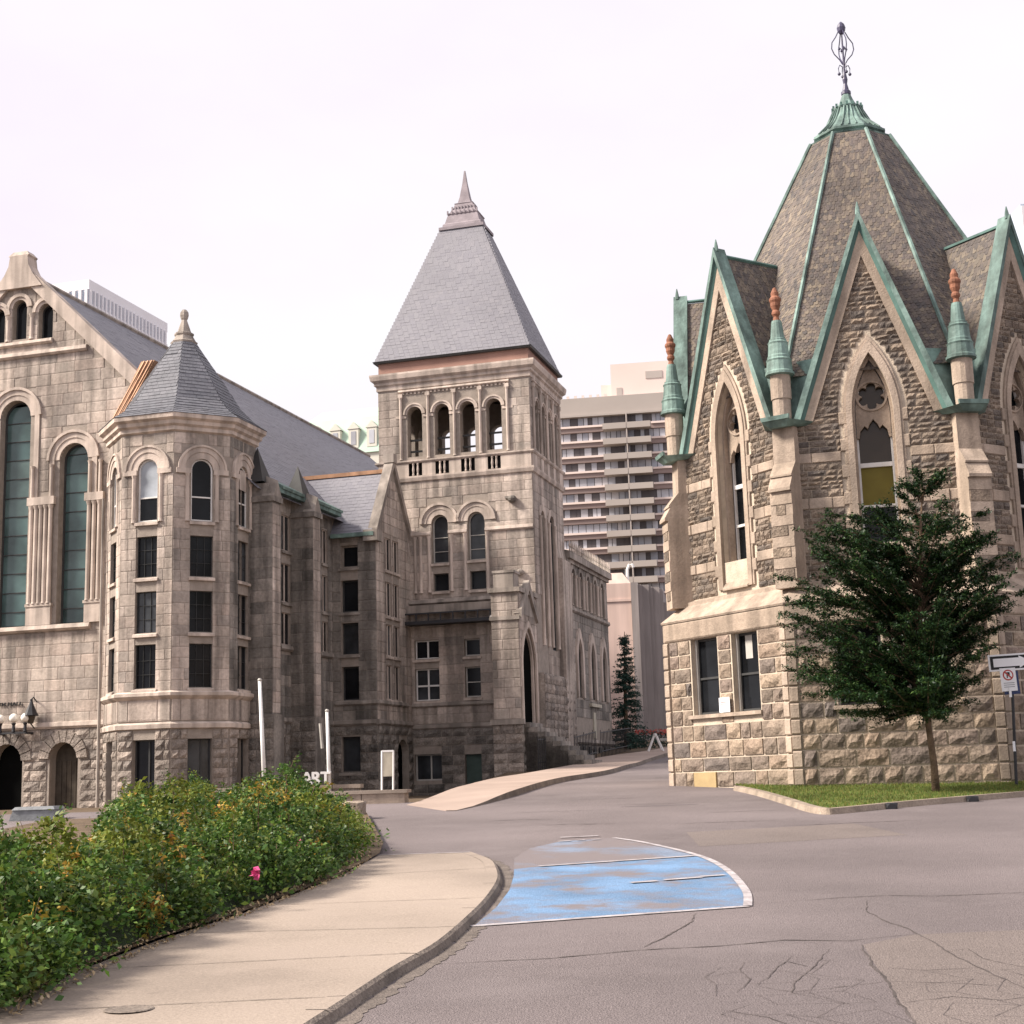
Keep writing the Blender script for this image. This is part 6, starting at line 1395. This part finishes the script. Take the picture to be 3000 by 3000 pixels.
# ------------------------------------------------------------------ street furniture and small things
# sign post
SP0 = Vector((10.02, 30.2, .04*30.2+.1)); SG_ = thing('sign_post', 'black post with a one way arrow over a no parking plate, right edge', 'sign', SP0, 0, tuple(SP0))
tp_ = px(1898, 1238, 30.2); q = MB(); q.tube([SP0, Vector((tp_.x+.10, 30.2, tp_.z))], .032, 8); q.build('post', 'iron', SG_)
for v in (1306, 1408):
    p = px(1906+(v-1306)*.07, v, 30.13); q = MB(); q.box(p.x-.025, p.x+.025, p.y-.012, p.y+.0, p.z-.10, p.z+.10); q.build('post_band', 'sign_white', SG_)
c = px(1908, 1249, 30.14); tilt = Matrix.Rotation(rad(-2.2), 3, 'Y')
def plate(name, pts, y0, y1, mat_, parent, cen):
    n = len(pts); V = []
    for yy_ in (y0, y1):
        for x, z in pts: w3 = tilt @ Vector((x, 0, z)); V.append((cen.x+w3.x, cen.y+yy_, cen.z+w3.z))
    m = MB(); m.add(V, [tuple(range(n)), tuple(range(2*n-1, n-1, -1))]+[(i, n+i, n+(i+1) % n, (i+1) % n) for i in range(n)]); return m.build(name, mat_, parent)
AR = plate('arrow_plate', [(-.47,-.17),(.47,-.17),(.47,.17),(-.47,.17)], 0, .012, 'sign_white', SG_, c)
plate('arrow_field', [(-.43,-.135),(.43,-.135),(.43,.135),(-.43,.135)], -.003, .0, 'sign_black', AR, c)
plate('arrow', [(-.37,-.085),(.16,-.085),(.16,-.125),(.40,0),(.16,.125),(.16,.085),(-.37,.085)], -.006, -.003, 'sign_white', AR, c)
c2 = px(1903, 1282, 30.13); NPK = plate('parking_plate', [(-.16,-.235),(.16,-.235),(.16,.235),(-.16,.235)], 0, .012, 'sign_white', SG_, c2)
ro = [(.11*math.cos(2*math.pi*i/28), .09+.11*math.sin(2*math.pi*i/28)) for i in range(28)]
plate('red_disc', ro, -.003, 0, 'sign_red', NPK, c2); plate('white_disc', [(x*.76, .09+(z-.09)*.76) for x, z in ro], -.006, -.003, 'sign_white', NPK, c2)
plate('letter_stem', [(-.035,.03),(-.012,.03),(-.012,.15),(-.035,.15)], -.008, -.006, 'sign_black', NPK, c2); plate('letter_bowl', [(-.012,.085),(.035,.085),(.035,.15),(-.012,.15)], -.0075, -.006, 'sign_black', NPK, c2)
plate('red_bar', [(-.085,.155),(-.065,.175),(.085,.025),(.065,.005)], -.011, -.008, 'sign_red', NPK, c2)
for z in (-.07, -.11, -.15): plate('print_line', [(-.11,z-.006),(.11,z-.006),(.11,z+.006),(-.11,z+.006)], -.003, 0, 'granite', NPK, c2)
c3 = px(1908, 1288, 30.16); plate('back_plate', [(-.16,-.235),(.16,-.235),(.16,.235),(-.16,.235)], 0, .01, 'sign_blue', SG_, c3)
# flagpoles
for (u0, v0, u1, v1, Y, r, lab) in ((490, 1285, 500, 1500, 38, .055, 'taller white flagpole rising behind the hedge, left one'), (617, 1343, 622, 1500, 38.4, .050, 'shorter white flagpole behind the hedge, right one')):
    a, b = px(u1, v1, Y), px(u0, v0, Y); base = Vector((a.x+(a.x-b.x)*.1, Y, 1.15)); T = thing('flagpole', lab, 'pole', base, 0, tuple(base), 'white flagpoles')
    q = MB(); q.tube([base, b], [r*1.1, r*.8], 10); q.build('shaft', 'white_pole', T, smooth=True); q = MB(); q.lathe([(r*.85, b.z), (r*1.1, b.z+.03), (r*.6, b.z+.07)], (b.x, b.y), 10); q.build('cap', 'frame_grey', T)
    q = MB(); q.tube([base+Vector((r*1.6, -.03, .3)), b+Vector((r*1.3, -.03, -.1))], .008, 4); q.build('halyard', 'frame_dark', T)
a, b = px(608, 1412, 46), px(604, 1365, 46); T = thing('wall_pipe', 'short pale pipe on the dark side wall of the hall', 'pipe', a, 0, tuple(a)); q = MB(); q.tube([a, b], .05, 6); q.build('pipe', 'frame_grey', T)
# low forecourt wall with a pale coping and the letters on it
LWT = thing('forecourt_wall', 'low dark wall with a pale coping behind the hedge', 'wall', Vector((-5.6, 38.6, 1.1)), rad(-6), (0, 0, 0))
q = MB(); q.box(-2.6, 1.45, 0, .3, -.2, .52); q.build('wall_body', 'hall_soot_shade_rock', LWT)
q = MB(); q.box(-2.65, 1.5, -.05, .35, .52, .62); q.build('coping', 'concrete', LWT)
for i, ch in enumerate('ART'):
    tx = bpy.data.curves.new('t', 'FONT'); tx.body = ch; tx.size = .42; tx.extrude = .05; tx.offset = .012
    to = bpy.data.objects.new('t', tx); COL.objects.link(to); bpy.context.view_layer.update()
    me = bpy.data.meshes.new_from_object(to.evaluated_get(bpy.context.evaluated_depsgraph_get())); bpy.data.objects.remove(to)
    me.materials.clear(); me.materials.append(M['white_pole']); lo = bpy.data.objects.new('sign_letter', me); COL.objects.link(lo)
    lo.rotation_euler = (rad(90), 0, rad(-6)); lo.location = (-5.62+i*.25, 38.35, 1.76); tag(lo, 'white block letter %s on the low wall behind the hedge' % ch, 'letter', 'white letters on the wall')
# planter wall and board
PLW = thing('planter_wall', 'low tan planter wall with a pale coping at the end of the forecourt', 'wall', Vector((-3.4, 32.5, 1.2)), rad(-2), (0, 0, 0))
for i, (x0, x1) in enumerate(((-2.6, -1.7), (-1.7, -.85), (-.85, -.02), (-.02, .92))):
    q = MB(); q.box(x0+.008, x1-.008, -.32, .5, -.2, .30); q.build('block', 'museum_trim', PLW)
q = MB(); q.box(-2.65, .97, -.36, .55, .30, .37); q.build('coping', 'concrete', PLW)
BD = thing('notice_board', 'beige notice board on two white posts behind the planter wall', 'board', Vector((-2.9, 32.75, 1.5)), 0, (0, 0, 0))
for x in (-.125, .125): q = MB(); q.tube([(x-.02, 0, -.3), (x, 0, .92)], .022, 8); q.build('post', 'white_pole', BD)
q = MB(); q.box(-.105, .105, -.015, .015, .36, .90); q.build('panel', 'board_beige', BD); q = MB(); q.box(-.13, .13, -.02, .02, .89, .93); q.build('top_rail', 'white_pole', BD)
# boulder at the hedge end, granite block at left
q = MB(); c = px(678, 1529, 27.2); random.seed(3)
tag(lump('boulder', Vector((c.x-.1, c.y, zg(c.y)+.14)), .26, .3, .26, 'kerbstone', 4), 'pale rough boulder at the far right end of the rose hedge', 'boulder')
c = px(70, 1545, 30); q = MB(); q.hexa([(c.x-.55,29.7,.95),(c.x+.42,29.7,.95),(c.x+.42,30.4,.95),(c.x-.55,30.4,.95)], [(c.x-.40,29.72,1.40),(c.x+.42,29.72,1.40),(c.x+.42,30.4,1.40),(c.x-.40,30.4,1.40)]); q.hexa([(c.x-.42,29.69,1.40),(c.x+.44,29.69,1.40),(c.x+.44,30.42,1.40),(c.x-.42,30.42,1.40)], [(c.x-.36,29.74,1.46),(c.x+.40,29.74,1.46),(c.x+.40,30.38,1.46),(c.x-.36,30.38,1.46)])
tag(q.build('granite_block', 'granite'), 'grey granite block standing behind the left end of the hedge', 'block')
# iron railings in front of the portal
def railing(p0, p1, n, h, lab):
    p0, p1 = Vector(p0), Vector(p1); T = thing('iron_railing', lab, 'railing', p0, 0, tuple(p0))
    for i in range(n+1):
        p = p0.lerp(p1, i/n); q = MB(); q.box(p.x-.014, p.x+.014, p.y-.014, p.y+.014, p.z-.1, p.z+h+(.12 if i % 6 == 0 else .04)); q.build('baluster', 'iron', T)
    for z in (.18, h): q = MB(); q.tube([p0+Vector((0, 0, z)), p1+Vector((0, 0, z))], .02, 5); q.build('rail', 'iron', T)
def on(a, b, z): p = Lw(a, b); return (p.x, p.y, z)
railing(on(-15.2, 55.0, 2.15), on(-15.0, 58.6, 2.25), 16, 1.05, 'black iron railing at the foot of the portal steps')
railing(on(-14.9, 59.6, 2.3), on(-14.8, 63.0, 2.6), 14, 1.05, 'black iron railing along the base of the tower, past the portal')
railing(on(-14.85, 64.2, 2.65), on(-14.85, 70.5, 3.0), 22, 1.0, 'black iron railing before the rear wing basement')
# white trestle and flowers at the top of the lane
TS = thing('trestle', 'white A-frame trestle standing on the pavement at the top of the lane', 'trestle', Vector((6.08, 66, zg(66)+.12)), 0, (0, 0, 0))
for x in (-.33, .33):
    for y in (-.0, .5): q = MB(); q.tube([(x, y, 0), (x*.1, y, .72)], .035, 6); q.build('leg', 'white_pole', TS)
q = MB(); q.tube([(0, -.12, .74), (0, .65, .74)], .06, 6); q.build('bar', 'white_pole', TS)
FB = thing('flower_bed_plants', 'red flowering plants below the spruce at the top of the lane', 'plants', Vector((6.0, 70, 3.0)), 0, (0, 0, 0))
n = 900; leafmesh('foliage', np.c_[RNG.uniform(-.9, 1.3, n), RNG.uniform(-.5, .5, n), RNG.uniform(0, .75, n)], .06, 'needle', FB); n = 260; leafmesh('flowers', np.c_[RNG.uniform(-.5, 1.0, n), RNG.uniform(-.5, .5, n), RNG.uniform(.6, .85, n)], .05, 'flower_red', FB)
q = MB(); q.box(6.6, 9.5, 69.3, 69.45, 3.3, 3.42); q.box(6.6, 9.5, 69.32, 69.4, 2.9, 3.0); q.box(7.2, 7.35, 69.3, 69.45, 2.4, 3.4); tag(q.build('lane_barrier', 'frame_grey'), 'grey rail barrier half hidden by the corner of the octagonal building', 'barrier')
